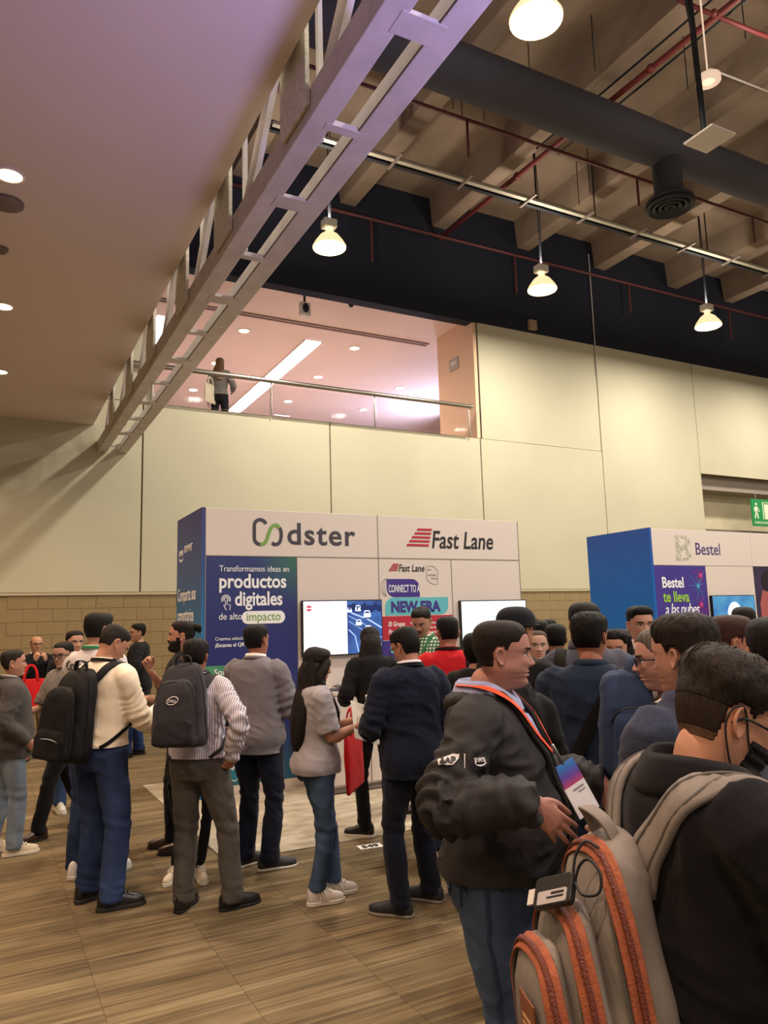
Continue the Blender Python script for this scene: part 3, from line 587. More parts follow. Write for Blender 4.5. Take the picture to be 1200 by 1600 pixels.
text('Bestel', .21, .13, 2.0, YT, t_w, q1, bold=.02, squash=.86); text('te lleva', .21, .14, 1.80, YT, t_lime, q1, bold=.02, squash=.86); text('a las nubes', .23, .15, 1.62, YT, t_w, q1, shear=.25, squash=.80, bold=.002, spacing=.88)
for k, (cx, cz) in enumerate(((.93, 2.17), (.86, 2.02), (.96, 1.55), (.98, 1.35), (.9, 1.75))):
    nb = MB().prism(arc(cx, cz, .03, .03, 0, 330, 11), 1, -.003, 0)
    for a in range(9):
        t = a*.7+k; L_ = random.uniform(.08, .26); ex, ez = cx+L_*math.cos(t), cz+L_*math.sin(t)
        if ex < 1.04: nb.ribbon([(cx, cz), ((cx+ex)/2+.01, (cz+ez)/2), (ex, ez)], [.008, .005, .002], .0015)
    on(nb.build('network_drawing', mat('print_cyan', '4aa3cf', .5) if k % 2 else mat('print_pink', 'cc3f86', .5), q1))
pp = MB().prism([(2.2, .8), (2.2, 1.75), (2.28, 1.95), (2.42, 1.92), (2.55, 1.6), (2.62, .8)], 1, -.003, 0); pp.build('picture_figure', mat('print_salmon', 'a85a5a', .5), q3)
slabp(arc(2.40, 2.1, .12, .14, 0, 345, 20), -.005, 0).build('picture_head', mat('print_hair', '191420', .5), q3)
m_sky = bpy.data.materials.new('screen_sky'); m_sky.use_nodes = True; scr_noise(m_sky, '2f86d6', '63c4ea', 4, .9)
tv3, w, h = screen('wall_screen', 9.30, 10.24, 1.28, 1.88, 'wall screen showing blue sky on the purple-poster booth', m_sky)
slabp(arc(w*.5, h*.52, .16, .19, 0, 345, 24), -.0535, -.0515).build('picture_globe', mat('screen_globe', 'd8ecf6', .4, emit='cfe8f4', es=.8), tv3)
# ================================================================ PEOPLE : generator
import zlib
def hsh(t): return zlib.crc32(t.encode())
TMP = bpy.data.scenes.new('workbench'); TVL = TMP.view_layers[0]
def remesh(mb, vox, smooth=3, fac=.5):
    me = mb.mesh('t'); bm = bmesh.new(); bm.from_mesh(me); bmesh.ops.recalc_face_normals(bm, faces=bm.faces); bm.to_mesh(me); bm.free()
    o = bpy.data.objects.new('t', me); TMP.collection.objects.link(o)
    m = o.modifiers.new('r', 'REMESH'); m.mode = 'VOXEL'; m.voxel_size = vox; m.adaptivity = 0
    if smooth: s = o.modifiers.new('s', 'SMOOTH'); s.factor = fac; s.iterations = smooth
    TVL.update(); dg = TVL.depsgraph; dg.update(); new = bpy.data.meshes.new_from_object(o.evaluated_get(dg))
    bpy.data.objects.remove(o); bpy.data.meshes.remove(me); return new
def getv(me):
    a = np.empty(len(me.vertices)*3); me.vertices.foreach_get('co', a); return a.reshape(-1, 3)
def getn(me):
    a = np.empty(len(me.vertices)*3); me.vertex_normals.foreach_get('vector', a); return a.reshape(-1, 3)
def setv(me, v): me.vertices.foreach_set('co', np.asarray(v, float).ravel()); me.update()
def vnoise(p):
    i = np.floor(p); f = p-i; u = f*f*(3-2*f); out = 0
    for dx in (0, 1):
        for dy in (0, 1):
            for dz in (0, 1):
                h = np.sin((i[:, 0]+dx)*127.1+(i[:, 1]+dy)*311.7+(i[:, 2]+dz)*74.7)*43758.5453; h = h-np.floor(h)
                out = out + h*(u[:, 0] if dx else 1-u[:, 0])*(u[:, 1] if dy else 1-u[:, 1])*(u[:, 2] if dz else 1-u[:, 2])
    return out
def wrinkle(me, amp, sc=(7, 7, 11), seed=0, sharp=.6, tilt=.35):
    v = getv(me); n = getn(me); q = v.copy(); q[:, 2] += tilt*v[:, 0]+.25*tilt*v[:, 1]
    q = q*np.array(sc)+seed*13.7; w = vnoise(v*3.1+seed*5)
    q += (w-.5)[:, None]*1.6
    a = vnoise(q); ridge = 1-np.abs(2*a-1); d = sharp*(ridge**2-.4)+(1-sharp)*(vnoise(q*2.1+9)-.5)*1.4
    fade = .35+.9*vnoise(v*2.3+seed+31)
    a2 = vnoise(q*np.array([1.9, 1.9, 2.3])+17); d2 = ((1-np.abs(2*a2-1))**3-.25)*.45*sm(vnoise(v*4.1+seed+7), .35, .75)
    setv(me, v+n*(amp*(d*fade+d2))[:, None])
def rotm(yaw=0, pitch=0, roll=0):   # yaw>0 turns to the right hand, pitch>0 looks down
    return np.array(Matrix.Rotation(-math.radians(yaw), 3, 'Z') @ Matrix.Rotation(-math.radians(pitch), 3, 'X') @ Matrix.Rotation(math.radians(roll), 3, 'Y'))
def nrm(v): v = np.asarray(v, float); return v/(np.linalg.norm(v)+1e-12)
def ik(a, b, l1, l2, pole):
    a, b = np.array(a, float), np.array(b, float); d = b-a; L = np.linalg.norm(d)
    if L > (l1+l2)*.995: b = a+d*((l1+l2)*.995/L); d = b-a; L = np.linalg.norm(d)
    x = (l1*l1-l2*l2+L*L)/(2*L); h = math.sqrt(max(l1*l1-x*x, 0)); u = d/L; p = np.array(pole, float); p = nrm(p-u*(p@u))
    return a+u*x+p*h, b
def sm(x, a, b): t = np.clip((x-a)/(b-a+1e-12), 0, 1); return t*t*(3-2*t)
# ------------------------------------------------------------ head
HR = np.array([  # z, front y, back y, half width, exponent
 (.1150, .010, -.020, .004, 2.0), (.1125, .038, -.052, .036, 2.0), (.104, .060, -.077, .056, 2.1), (.088, .078, -.095, .069, 2.15), (.066, .0895, -.1035, .0755, 2.2),
 (.042, .0945, -.106, .0775, 2.25), (.022, .0955, -.104, .077, 2.3), (.008, .0905, -.1005, .0755, 2.3), (-.008, .0885, -.095, .074, 2.3), (-.024, .0875, -.087, .0725, 2.25),
 (-.040, .0875, -.078, .070, 2.15), (-.050, .089, -.071, .0675, 2.1), (-.060, .0895, -.066, .0645, 2.05), (-.066, .0875, -.063, .063, 2.0), (-.072, .0885, -.061, .061, 2.0), (-.082, .0845, -.059, .058, 1.95),
 (-.094, .0865, -.058, .054, 1.9), (-.106, .083, -.057, .0495, 1.9), (-.115, .070, -.0565, .047, 1.95), (-.120, .046, -.057, .0465, 2.0), (-.126, .024, -.058, .047, 2.0), (-.142, .016, -.061, .0495, 2.0), (-.170, .014, -.066, .053, 2.0), (-.205, .02, -.075, .062, 2.0)])
NZ = ([-.05, -.043, -.037, -.031, -.022, -.008, .008, .018], [0, .009, .021, .0255, .0215, .013, .0045, 0])
def g2(x, c, s): return np.exp(-((x-c)/s)**2)
class Head:
    def __init__(s, sex='m', fat=0., nose=1., R=None, c=(0, 0, 0), RT=None, size=1., jaw=1.):
        s.sex, s.fat, s.nose, s.size, s.jaw = sex, fat, nose, size, jaw
        s.R = np.eye(3) if R is None else R; s.RT = np.eye(3) if RT is None else RT; s.c = np.array(c, float)
        s.V = np.arange(len(HR), dtype=float); s.T = crom(HR, 6); s.tv = np.linspace(0, len(HR)-1, len(s.T))
    def row(s, v): return [np.interp(v, s.tv, s.T[:, k]) for k in range(5)]
    def local(s, th, v):
        z, yf, yb, w, ex = s.row(v); f = s.fat
        lowf = sm(-z, .01, .06); nk = sm(-z, .112, .13)
        w = w*(1+.12*f*lowf*(1-nk)+.22*f*nk+(0 if s.sex == 'm' else -.07*lowf-.10*nk))*(1+(s.jaw-1)*lowf*(1-nk))
        yf = yf+f*(.012*nk)-(0 if s.sex == 'm' else .004*sm(-z, .08, .1)*(1-nk)); yb = yb-f*.010*nk
        yc = np.full_like(np.asarray(z, float), -.012)-.012*nk
        S, C = np.sin(th), np.cos(th); e = 2/ex
        x = w*np.sign(S)*np.abs(S)**e; y = yc+np.where(C > 0, (yf-yc), (yc-yb))*np.sign(C)*np.abs(C)**e
        fr = np.where(C > 0, sm(C, .0, .35), 0); ax = np.abs(x)
        nz = np.interp(z, NZ[0], NZ[1])*s.nose; sg = np.interp(z, [-.045, -.03, -.01, .018], [.0135, .0125, .009, .0075])
        d = nz*np.exp(-(ax/sg)**2.4)+.009*s.nose*g2(ax, .0135, .0062)*g2(z, -.034, .0075)
        d = d-.0095*g2(ax, .032, .017)*g2(z, .001, .0125)+.0062*g2(ax, .032, .012)*g2(z, -.001, .0085)+.0045*g2(ax, .028, .022)*g2(z, .021, .008)*(1 if s.sex == 'm' else .4)
        d = d+.004*g2(ax, .044, .018)*g2(z, -.024, .017)*(1+f)-.003*g2(ax, .024, .008)*g2(z, -.05, .014)
        d = d+.0045*np.exp(-(ax/.021)**4)*g2(z, -.0585, .0052)+.0055*np.exp(-(ax/.018)**4)*g2(z, -.0715, .0055)-.0045*np.exp(-(ax/.024)**4)*g2(z, -.0648, .0022)
        d = d+.004*g2(ax, 0, .018)*g2(z, -.098, .011)-.0018*g2(ax, .0, .003)*g2(z, -.05, .006)
        y = y+d*fr
        return np.stack([x, y, z], -1)
    def put(s, p):
        p = np.asarray(p, float); t = sm(-p[..., 2], .115, .19)[..., None]
        return s.c+(p@s.R.T*(1-t)+(p@s.RT.T)*t)*s.size
    def grid(s, th, v, off=None):
        TH, V = np.meshgrid(th, v); P = s.local(TH, V)
        if off is not None:
            e = 1e-3; a = s.local(TH+e, V)-s.local(TH-e, V); b = s.local(TH, V+e*10)-s.local(TH, np.clip(V-e*10, 0, None)); n = np.cross(b, a)
            n /= np.linalg.norm(n, axis=-1)[..., None]+1e-12
            o = np.sign((n*(P-np.array([0, -.012, 0]))).sum(-1)); n *= o[..., None]; P = P+n*np.broadcast_to(off, P.shape[:-1])[..., None]
        return P
    def shell(s, nth=56, sub=3):
        t = np.linspace(-1, 1, nth, endpoint=False); th = np.sign(t)*PI*np.abs(t)**1.3
        v = np.linspace(0, len(HR)-1, (len(HR)-1)*sub+1); P = s.put(s.grid(th, v)); return MB().rings(list(P))
    def ears(s, mb, k=1.):
        for sd in (-1, 1):
            n = 18; out = []
            def ring(r, dep):
                a = np.linspace(0, 2*PI, n, endpoint=False); yy = -np.cos(a)*.0185*r*(1+.12*np.sin(a)); zz = np.sin(a)*.0315*r
                return np.stack([np.full(n, dep)+0*a, yy, zz], 1)
            rs = [ring(.02, -.002), ring(.35, -.0035), ring(.62, -.001), ring(.8, .0035), ring(.95, .0045), ring(1.0, .002), ring(.93, -.003), ring(.6, -.008), ring(.2, -.012)]
            A = np.array(Matrix.Rotation(math.radians(24), 3, 'Z') @ Matrix.Rotation(math.radians(12), 3, 'X'))
            rr = []
            for q in rs:
                p = q*k; p[:, 2] -= .002; p[p[:, 2] < 0, 1] *= 1-.25*np.clip(-p[p[:, 2] < 0, 2]/.03, 0, 1); p = p@A.T; p[:, 0] = .080+p[:, 0]; p[:, 1] += -.018; p[:, 2] += -.004
                p[:, 0] *= sd*(1+.06*s.fat); rr.append(s.put(p))
            mb.rings(rr)
    def layer(s, maskoff, name, m, parent, th=(-PI, PI), v=(0, 20), nth=72, nv=60, cut=-.0025, smooth=True, noise=0, seed=0):
        TH = np.linspace(th[0], th[1], nth); V = np.linspace(v[0], v[1], nv); off = np.zeros((nv, nth))
        T2, V2 = np.meshgrid(TH, V); base = s.local(T2, V2); off = maskoff(base, T2)
        if noise: off = off+noise*(vnoise(base.reshape(-1, 3)*np.array([150, 150, 40])+seed).reshape(off.shape)-.5)*np.clip(off/.012, 0, 1)*(off > 0.001)
        P = s.put(s.grid(TH, V, off)); idx = np.arange(nv*nth).reshape(nv, nth); f = []
        keep = off > cut
        for j in range(nv-1):
            for i in range(nth-1):
                if keep[j, i] or keep[j, i+1] or keep[j+1, i] or keep[j+1, i+1]: f.append((idx[j, i], idx[j+1, i], idx[j+1, i+1], idx[j, i+1]))
        if not f: return None
        used = np.unique(np.array(f)); mp = -np.ones(nv*nth, int); mp[used] = np.arange(len(used))
        mb = MB().add(P.reshape(-1, 3)[used], [tuple(mp[list(q)]) for q in f])
        return mb.build(name, m, parent, smooth, fix=True)
# hair mask functions : offset in metres from the scalp, negative sinks under the skin
def hair_off(style, fade=.0, top=.018, side=.010, line=.066, nape=-.062, part=0, vol=.58):
    def fn(P, TH):
        x, y, z = P[..., 0], P[..., 1], P[..., 2]; C = np.cos(TH)
        hl = np.where(C > 0, 0, 0)
        fa = sm(y, -.005, .075)                              # 0 behind the ear, 1 at the forehead
        low = nape*(1-fa)+line*fa
        low = np.where((y > -.04) & (y < .062), np.maximum(low, -.014+.05*sm(y, -.004, .026)), low)     # sideburn, clear of the ear
        ear = sm(np.hypot((y+.018)/.021, (z+.004)/.033), .95, 1.2)
        hgt = sm(z-low, -.004, .016)
        th = (side+(top-side)*sm(z, .035, .10))*vol*(.4+.6*sm(z-low, .0, .055))
        if fade: th = np.maximum(th*(1-fade*(1-sm(z, -.02, .07))), .0022)
        o = th*hgt-.006*(1-hgt)
        if style == 'quiff': o = o+.018*sm(y, .02, .085)*sm(z, .06, .10)
        if style == 'top': o = np.where(hgt > .3, .0018+top*sm(z-.02*np.cos(TH*2), .022, .085), -.006); o = np.where(z < .012, -.006, o)
        if style == 'bald': o = np.where(z > .058-.02*sm(-y, 0, .08), -.006, o)
        return np.where(ear > .5, o, -.006)
    return fn
def box_off(cx, cz, rx, rz, h, tilt=0., both=True, pw=2):
    def fn(P, TH):
        ax = np.abs(P[..., 0]) if both else P[..., 0]; u = (ax-cx)/rx; w = (P[..., 2]-cz-tilt*(ax-cx))/rz
        r = (np.abs(u)**pw+np.abs(w)**pw); return np.where((r < 1) & (np.cos(TH) > 0), h*np.sqrt(np.clip(1-r, 0, 1)), -.004*np.minimum(r-.9, 1))
    return fn
# ------------------------------------------------------------ materials of people
def skin_mat(hexcol):
    n = 'skin_'+hexcol
    if n in _M: return _M[n]
    r_, g_, b_ = [int(hexcol[i:i+2], 16)/255 for i in (0, 2, 4)]
    m = mat(n, (r_, min(1, g_*1.03), min(1, b_*1.15)), .58, var=.05, vs_=14, bump=.05, bs=220, spec=.3)
    nt = m.node_tree; b = nt.nodes['Principled BSDF']; src = b.inputs['Base Color'].links[0].from_socket
    at = nt.nodes.new('ShaderNodeAttribute'); at.attribute_name = 'tint'; mx = nt.nodes.new('ShaderNodeMix'); mx.data_type = 'RGBA'; mx.blend_type = 'MULTIPLY'; mx.inputs['Factor'].default_value = 1
    nt.links.new(src, mx.inputs[6]); nt.links.new(at.outputs['Color'], mx.inputs[7]); nt.links.new(mx.outputs[2], b.inputs['Base Color'])
    b.inputs['Subsurface Weight'].default_value = .0
    return m
def hair_mat(col, streak=.5):
    n = 'hair_'+col
    return mat(n, col, .62, var=streak*.7, vs_=14, bump=.5, bs=30, stretch=(9, 9, 1.4), spec=.22)
def cloth(col, kind='plain', col2=None, rough=.85):
    n = 'cloth_%s_%s' % (kind, col)
    if n in _M: return _M[n]
    if kind == 'plain': return mat(n, col, rough, var=.08, vs_=4, bump=.10, bs=420, sheen=.05, spec=.2)
    if kind == 'wool': return mat(n, col, .95, var=.14, vs_=160, bump=.16, bs=600, spec=.12, sheen=.08)
    if kind == 'denim': return mat(n, col, .9, var=.5, vs_=5, bump=.2, bs=500, stretch=(1, 1, .35), col2=col2 or col, spec=.2)
    if kind == 'shell': return mat(n, col, .72, var=.10, vs_=5, bump=.12, bs=40, spec=.22)
    m = mat(n, col, rough, bump=.2, bs=260); nt = m.node_tree; N = nt.nodes; L = nt.links; b = N['Principled BSDF']
    tc = N.new('ShaderNodeTexCoord'); 
    def wave(axis, sc, lo, hi):
        w = N.new('ShaderNodeTexWave'); w.bands_direction = axis; w.inputs['Scale'].default_value = sc; w.inputs['Distortion'].default_value = .35; L.new(tc.outputs['Object'], w.inputs['Vector'])
        r = N.new('ShaderNodeMapRange'); r.inputs[1].default_value = lo; r.inputs[2].default_value = hi; L.new(w.outputs['Fac'], r.inputs[0]); return r.outputs[0]
    mx = N.new('ShaderNodeMix'); mx.data_type = 'RGBA'; mx.inputs[6].default_value = (*lin(col), 1); mx.inputs[7].default_value = (*lin(col2), 1)
    if kind == 'stripe': L.new(wave('X', 26, .45, .6), mx.inputs['Factor'])
    else:
        a, c = wave('X', 11, .4, .6), wave('Z', 11, .4, .6); ad = N.new('ShaderNodeMath'); ad.operation = 'MAXIMUM'; L.new(a, ad.inputs[0]); L.new(c, ad.inputs[1]); L.new(ad.outputs[0], mx.inputs['Factor'])
    L.new(mx.outputs[2], b.inputs['Base Color']); return m
m_eyew = mat('eye_white', 'd9cfc8', .25); m_iris = mat('eye_iris', '2a1710', .15); m_lip = None
m_lens_g = mat('spectacle_lens', 'ffffff', .05, trans=1.0, spec=.5)
# ------------------------------------------------------------ hand
def hand_mb(w, d, n, side, curl=.35, spread=.10, k=1.0, thumb=.6, curls=None):
    """w wrist, d direction along the hand, n direction the palm faces, side +1 right hand / -1 left hand; returns shapes in world-local coordinates"""
    d = nrm(d); n = nrm(n-d*(np.dot(n, d))); lat = np.cross(d, n)*side      # lat points to the thumb side
    mb = MB(); w = np.array(w, float)
    mb.tube([w-d*.02*k, w+d*.02*k, w+d*.055*k, w+d*.088*k], [(.019*k, .026*k), (.016*k, .031*k), (.0145*k, .039*k), (.011*k, .037*k)], 12, 2, ref=n)
    lens = (.076, .086, .080, .062); offs = (.029, .010, -.010, -.028)
    for i, (L_, o) in enumerate(zip(lens, offs)):
        c = (curls[i] if curls else curl)*(1+.1*i); base = w+(d*(.086-.004*abs(i-1))+lat*o)*k; dirv = nrm(d+lat*spread*(1.2-i*.8)); nn = n; pts = [base-dirv*.02*k, base]
        ang = 0
        for seg, fr in zip((.45, .31, .24), (1, 1.15, .8)):
            ang += c*fr; v = dirv*math.cos(ang)+nn*math.sin(ang); pts.append(pts[-1]+v*L_*seg*k)
        r = .0088*k*(1 if i < 3 else .87); mb.tube(pts, [r*1.05, r*1.08, r*.98, r*.9, r*.74], 10, 2)
    tb = w+(d*.028+lat*.028+n*.004)*k; tv = nrm(d*.75+lat*thumb+n*.35); t2 = nrm(d*.95+lat*.12+n*(.25+curl*.5))
    mb.tube([tb-lat*.016*k, tb, tb+tv*.036*k, tb+(tv*.036+t2*.030)*k, tb+(tv*.036+t2*.056)*k], [.012*k, .0135*k, .011*k, .0098*k, .0075*k], 10, 2)
    return mb
# ------------------------------------------------------------ person
TORSO = np.array([ # z/H(1.75), half width, half depth, forward offset
 (.845, .150, .112, .0), (.92, .168, .122, -.008), (1.0, .158, .113, -.002), (1.09, .148, .105, .004), (1.20, .158, .112, .006), (1.31, .172, .116, .004), (1.385, .180, .106, -.004), (1.435, .168, .088, -.012), (1.468, .115, .068, -.018), (1.495, .072, .058, -.018), (1.525, .056, .054, -.012)])
def cut_hem(me, h, J, s):
    bm = bmesh.new(); bm.from_mesh(me)
    def far(p):
        for k in 'RL':
            for a, b in ((J[k][0], J[k][1]), (J[k][1], J[k][2])):
                d = b-a; t = min(max(((p-a)@d)/(d@d), 0), 1)
                if np.linalg.norm(a+d*t-p) < .085*s: return False
        return True
    fs = [f for f in bm.faces if f.calc_center_median().z < h[2]+.03 and far(np.array(f.calc_center_median()))]
    ge = list({v for f in fs for v in f.verts})+list({e_ for f in fs for e_ in f.edges})+fs
    if fs: bmesh.ops.bisect_plane(bm, geom=ge, plane_co=Vector(h), plane_no=(0, 0, 1), clear_inner=True)
    bm.to_mesh(me); bm.free(); me.update()
def arm_folds(me, J, s, amp, seed):
    v = getv(me); n = getn(me); add = np.zeros(len(v))
    for k in 'RL':
        a, b, c_ = J[k]
        d1, d2 = nrm(b-a), nrm(c_-b); L1, L2 = np.linalg.norm(b-a), np.linalg.norm(c_-b)
        t1 = (v-a)@d1; r1 = np.linalg.norm(v-a-np.outer(t1, d1), axis=1); t2 = (v-b)@d2; r2 = np.linalg.norm(v-b-np.outer(t2, d2), axis=1)
        w1 = (r1 < .1*s)*(t1 > .06)*(t1 < L1+.05); w2 = (r2 < .09*s)*(t2 > -.04)*(t2 < L2+.03)
        ph = 5*vnoise(v*9+seed); u = np.where(w2 & ((~w1) | (t2 > 0)), L1+t2, t1); on = (w1 | w2)
        f = np.sin(u/.034*2*PI/1.6+ph*2.2)*(g2(u, L1, .085)+.55*g2(u, L1+L2-.02, .06)+.35*g2(u, .12, .05))
        add += on*f*(.35+1.1*vnoise(v*13+seed+4))
    setv(me, v+n*(amp*add)[:, None])
class Person:
    pass
def person(label, pos, H=1.72, phi=0, lean=0, side=0, twist=0, fat=0., belly=0., sex='m', head=(0, 0, 0), hsize=1., jaw=1.,
           feet=((.10, 0, 8), (-.10, 0, -8)), hands=None, poles=None, hpose=None, skin='b98a68', top=None, trousers=None, shoes=None,
           hair=None, bare=0, wid=1., lod=1, nose=1., brow='1c1410', stub=0., name='person', hshift=(0, 0, 0), shrug=0, z0=0., eyes=True, hipx=0.):
    """local frame: +y is the way the body faces, +x its right hand"""
    p = Person(); s = H/1.75; p.s = s; p.cr = .085
    az = math.degrees(math.atan2(pos[0], pos[1])); rz = -math.radians(az+phi)
    root = empty(name, (pos[0], pos[1], z0), rz, label=label, cat='person'); p.root = root
    vox = {0: .026, 1: .015, 2: .0098, 3: .0078}[lod]
    RL = np.array(Matrix.Rotation(-math.radians(lean), 3, 'X') @ Matrix.Rotation(math.radians(side), 3, 'Y')); RW = np.array(Matrix.Rotation(-math.radians(twist), 3, 'Z'))
    piv = np.array([hipx, 0, .93*s])
    def T(q, tw=1.):    # torso space (rest) -> local
        q = np.asarray(q, float); up = np.clip((q[..., 2]/s-.93)/.45, 0, 1)
        out = q.copy()
        if twist:
            a = -math.radians(twist)*up*tw; c, sn = np.cos(a), np.sin(a); out = np.stack([q[..., 0]*c-q[..., 1]*sn, q[..., 0]*sn+q[..., 1]*c, q[..., 2]], -1)
        d = out-np.array([0, 0, .93*s]); 
        lo = np.clip((q[..., 2]/s-.80)/.2, 0, 1)[..., None]
        return piv*1.0+(d@RL.T)*lo+d*(1-lo)
    p.T = T
    hw = (1 if sex == 'm' else .90)*wid
    def torso_rows(z_lo, z_hi, infl, loose=0.):
        zs = np.linspace(z_lo, z_hi, 22); rs = []; n = 28; a = np.linspace(0, 2*PI, n, endpoint=False)
        for z in zs:
            w, d, c = [np.interp(z, TORSO[:, 0], TORSO[:, k]) for k in (1, 2, 3)]
            up = sm(np.array(z), 1.25, 1.40)
            w = w*(hw*(1+fat*.30*(1-up)+fat*.12*up)); d = d*(1+fat*.30*(1-up)+fat*.12*up)
            if sex == 'f': w *= 1-.08*g2(z, 1.10, .09)+.05*g2(z, .93, .08)
            f = belly*g2(z, 1.07, .16)+(.03*g2(z, 1.29, .06) if sex == 'f' else .006*g2(z, 1.30, .07))
            ex = infl+loose*sm(np.array(-z), -1.3, -.9)
            nk = sm(np.array(z), 1.45, 1.50); ex = ex*(1-.35*nk)
            C, S = np.cos(a), np.sin(a); e = .86
            x = (w+ex)*np.sign(C)*np.abs(C)**e; y = c+np.where(S > 0, d+ex+f, d+ex)*np.sign(S)*np.abs(S)**e
            rs.append(T(np.stack([x*s, y*s, np.full(n, z*s)], 1)))
        return rs
    # shoulders, arms
    shz = 1.408+shrug; SH = {k: T(np.array([sgn*.178*hw*(1+.1*fat)*s, -.012*s, shz*s])) for k, sgn in (('R', 1), ('L', -1))}
    hands = hands or {}; poles = poles or {}; hpose = hpose or {}
    UA, FA = .298*s, .262*s; J = {}
    for k, sgn in (('R', 1), ('L', -1)):
        tgt = np.array(hands.get(k, (sgn*.25, .02, .80)), float)*s; pole = poles.get(k, (sgn*.5, -.9, -.2))
        el, wr = ik(SH[k], tgt, UA, FA, pole); J[k] = (SH[k], el, wr)
    p.J = J
    # legs
    HIP = {k: piv+np.array([sgn*.088*s*(1+.25*fat), 0, -.03*s]) for k, sgn in (('R', 1), ('L', -1))}; LG = {}
    for (k, sgn), (fx, fy, fa) in zip((('R', 1), ('L', -1)), feet):
        an = np.array([fx*s, fy*s, .088*s]); fd = np.array([math.sin(math.radians(fa)), math.cos(math.radians(fa)), 0])
        _l = max(.402*s, np.linalg.norm(an-HIP[k])*.502); kn, an2 = ik(HIP[k], an, _l, _l, fd+np.array([sgn*.1, .4, 0])); LG[k] = (HIP[k], kn, an, fd)
    p.LG = LG
    covered_arm = 1-bare
    # ---- body (skin): trunk, limbs, neck, hands, head in one mesh
    core = MB(); th = .72
    core.rings([q if True else q for q in torso_rows(.86, 1.50, -.03)])
    for k in 'RL':
        a, b, c = J[k]; q = 1.0 if bare else .78
        core.tube([a, (a+b)/2, b, b+(c-b)*.35, b+(c-b)*.8, c], [.047*s*q*(1+fat*.3), .045*s*q*(1+fat*.3), .039*s*q, .041*s*q, .031*s*q, .027*s*q], 10, 2)
        h, kn, an, fd = LG[k]; core.tube([h+np.array([0, 0, .03]), (h+kn)/2, kn, (kn+an)/2, an], [.062*s, .055*s, .044*s, .042*s, .032*s], 10, 2); core.tube([an, an-np.array([0, 0, .04*s])+fd*.05*s, an-np.array([0, 0, .055*s])+fd*.13*s], [.03*s, .03*s, .024*s], 8)
    nb = T(np.array([0, -.015*s, 1.46*s])); nt_ = T(np.array([0, -.008*s, 1.53*s])); core.tube([nb, nt_], [.052*s*hw, .05*s*hw], 12)
    hy, hp, hr = head; R0 = RL@np.array(Matrix.Rotation(-math.radians(twist), 3, 'Z')); RH = R0@rotm(hy, hp, hr)
    hc = T(np.array([0, .012*s, 1.618*s])); hc = hc+R0@np.array([0, .055*math.sin(math.radians(hp)), -.03*(1-math.cos(math.radians(hp)))-.012*math.sin(math.radians(abs(hp)))])*s
    hc = hc+R0@(np.array(hshift)*s)
    HD = Head(sex, max(fat, 0)*.9, nose, RH, hc, R0, s*hsize*(1. if sex == 'm' else .97), jaw); p.H = HD; p.hc = hc; p.RH = RH; p.R0 = R0
    body = remesh(core, .013 if lod > 1 else .02, 3); bmv = MB().add(getv(body), [tuple(f.vertices) for f in body.polygons]); bpy.data.meshes.remove(body)
    nb_core = len(bmv.v)
    for k, sgn in (('R', 1), ('L', -1)):
        hpz = hpose.get(k, {})
        if hpz.get('skip'): continue
        a, b, c = J[k]; d = np.array(hpz.get('d', nrm(c-b)), float); nn = np.array(hpz.get('n', (-sgn, .2, 0)), float)
        hm = hand_mb(c, d, nn, sgn, hpz.get('curl', .35), hpz.get('spread', .1), s*(1 if sex == 'm' else .9), hpz.get('thumb', .6), hpz.get('curls'))
        if lod >= 1:
            rm = remesh(hm, .0042 if lod > 1 else .0065, 2, .4); hm = MB().add(getv(rm), [tuple(f.vertices) for f in rm.polygons]); bpy.data.meshes.remove(rm)
        bmv.join(hm)
    nb_head = len(bmv.v); hs = HD.shell(72 if lod > 1 else 48, 4 if lod > 1 else 2); nhs = len(hs.v); HD.ears(hs); bmv.join(hs)
    sk = skin_mat(skin); bo_ = bmv.build('body', sk, root, True); p.body = bo_; p.sk = sk
    # tint : lips, stubble, shadowless colour marks on the skin
    tint = np.ones((len(bmv.v), 4))
    t = np.linspace(-1, 1, 72 if lod > 1 else 48, endpoint=False); TH = np.sign(t)*PI*np.abs(t)**1.3; V = np.linspace(0, len(HR)-1, (len(HR)-1)*(4 if lod > 1 else 2)+1)
    Lc = HD.grid(TH, V).reshape(-1, 3); ax = np.abs(Lc[:, 0]); front = Lc[:, 1] > .02
    lip = front*np.exp(-(ax/.023)**4)*g2(Lc[:, 2], -.0652, .0095); cheek = front*g2(ax, .045, .018)*g2(Lc[:, 2], -.028, .018)*.35+front*g2(ax, 0, .013)*g2(Lc[:, 2], -.03, .012)*.35
    col = np.ones((nhs, 4)); cc = col[:nhs]
    lipc = np.array([.82, .58, .58] if sex == 'm' else [.80, .45, .46]); n0 = len(Lc)
    cc[:n0, :3] = 1-(1-lipc)*lip[:, None]; cc[:n0, :3] *= 1-(1-np.array([1., .84, .82]))*cheek[:, None]
    if stub:
        sb = sm(-Lc[:, 2], .035, .055)*(1-sm(-Lc[:, 2], .12, .14))*sm(Lc[:, 1], -.03, .01)*(1-lip); cc[:n0, :3] *= 1-stub*(1-np.array([.55, .55, .6]))*sb[:, None]
    tint[nb_head:nb_head+nhs] = cc
    ca = bo_.data.color_attributes.new('tint', 'FLOAT_COLOR', 'POINT'); ca.data.foreach_set('color', tint.ravel())
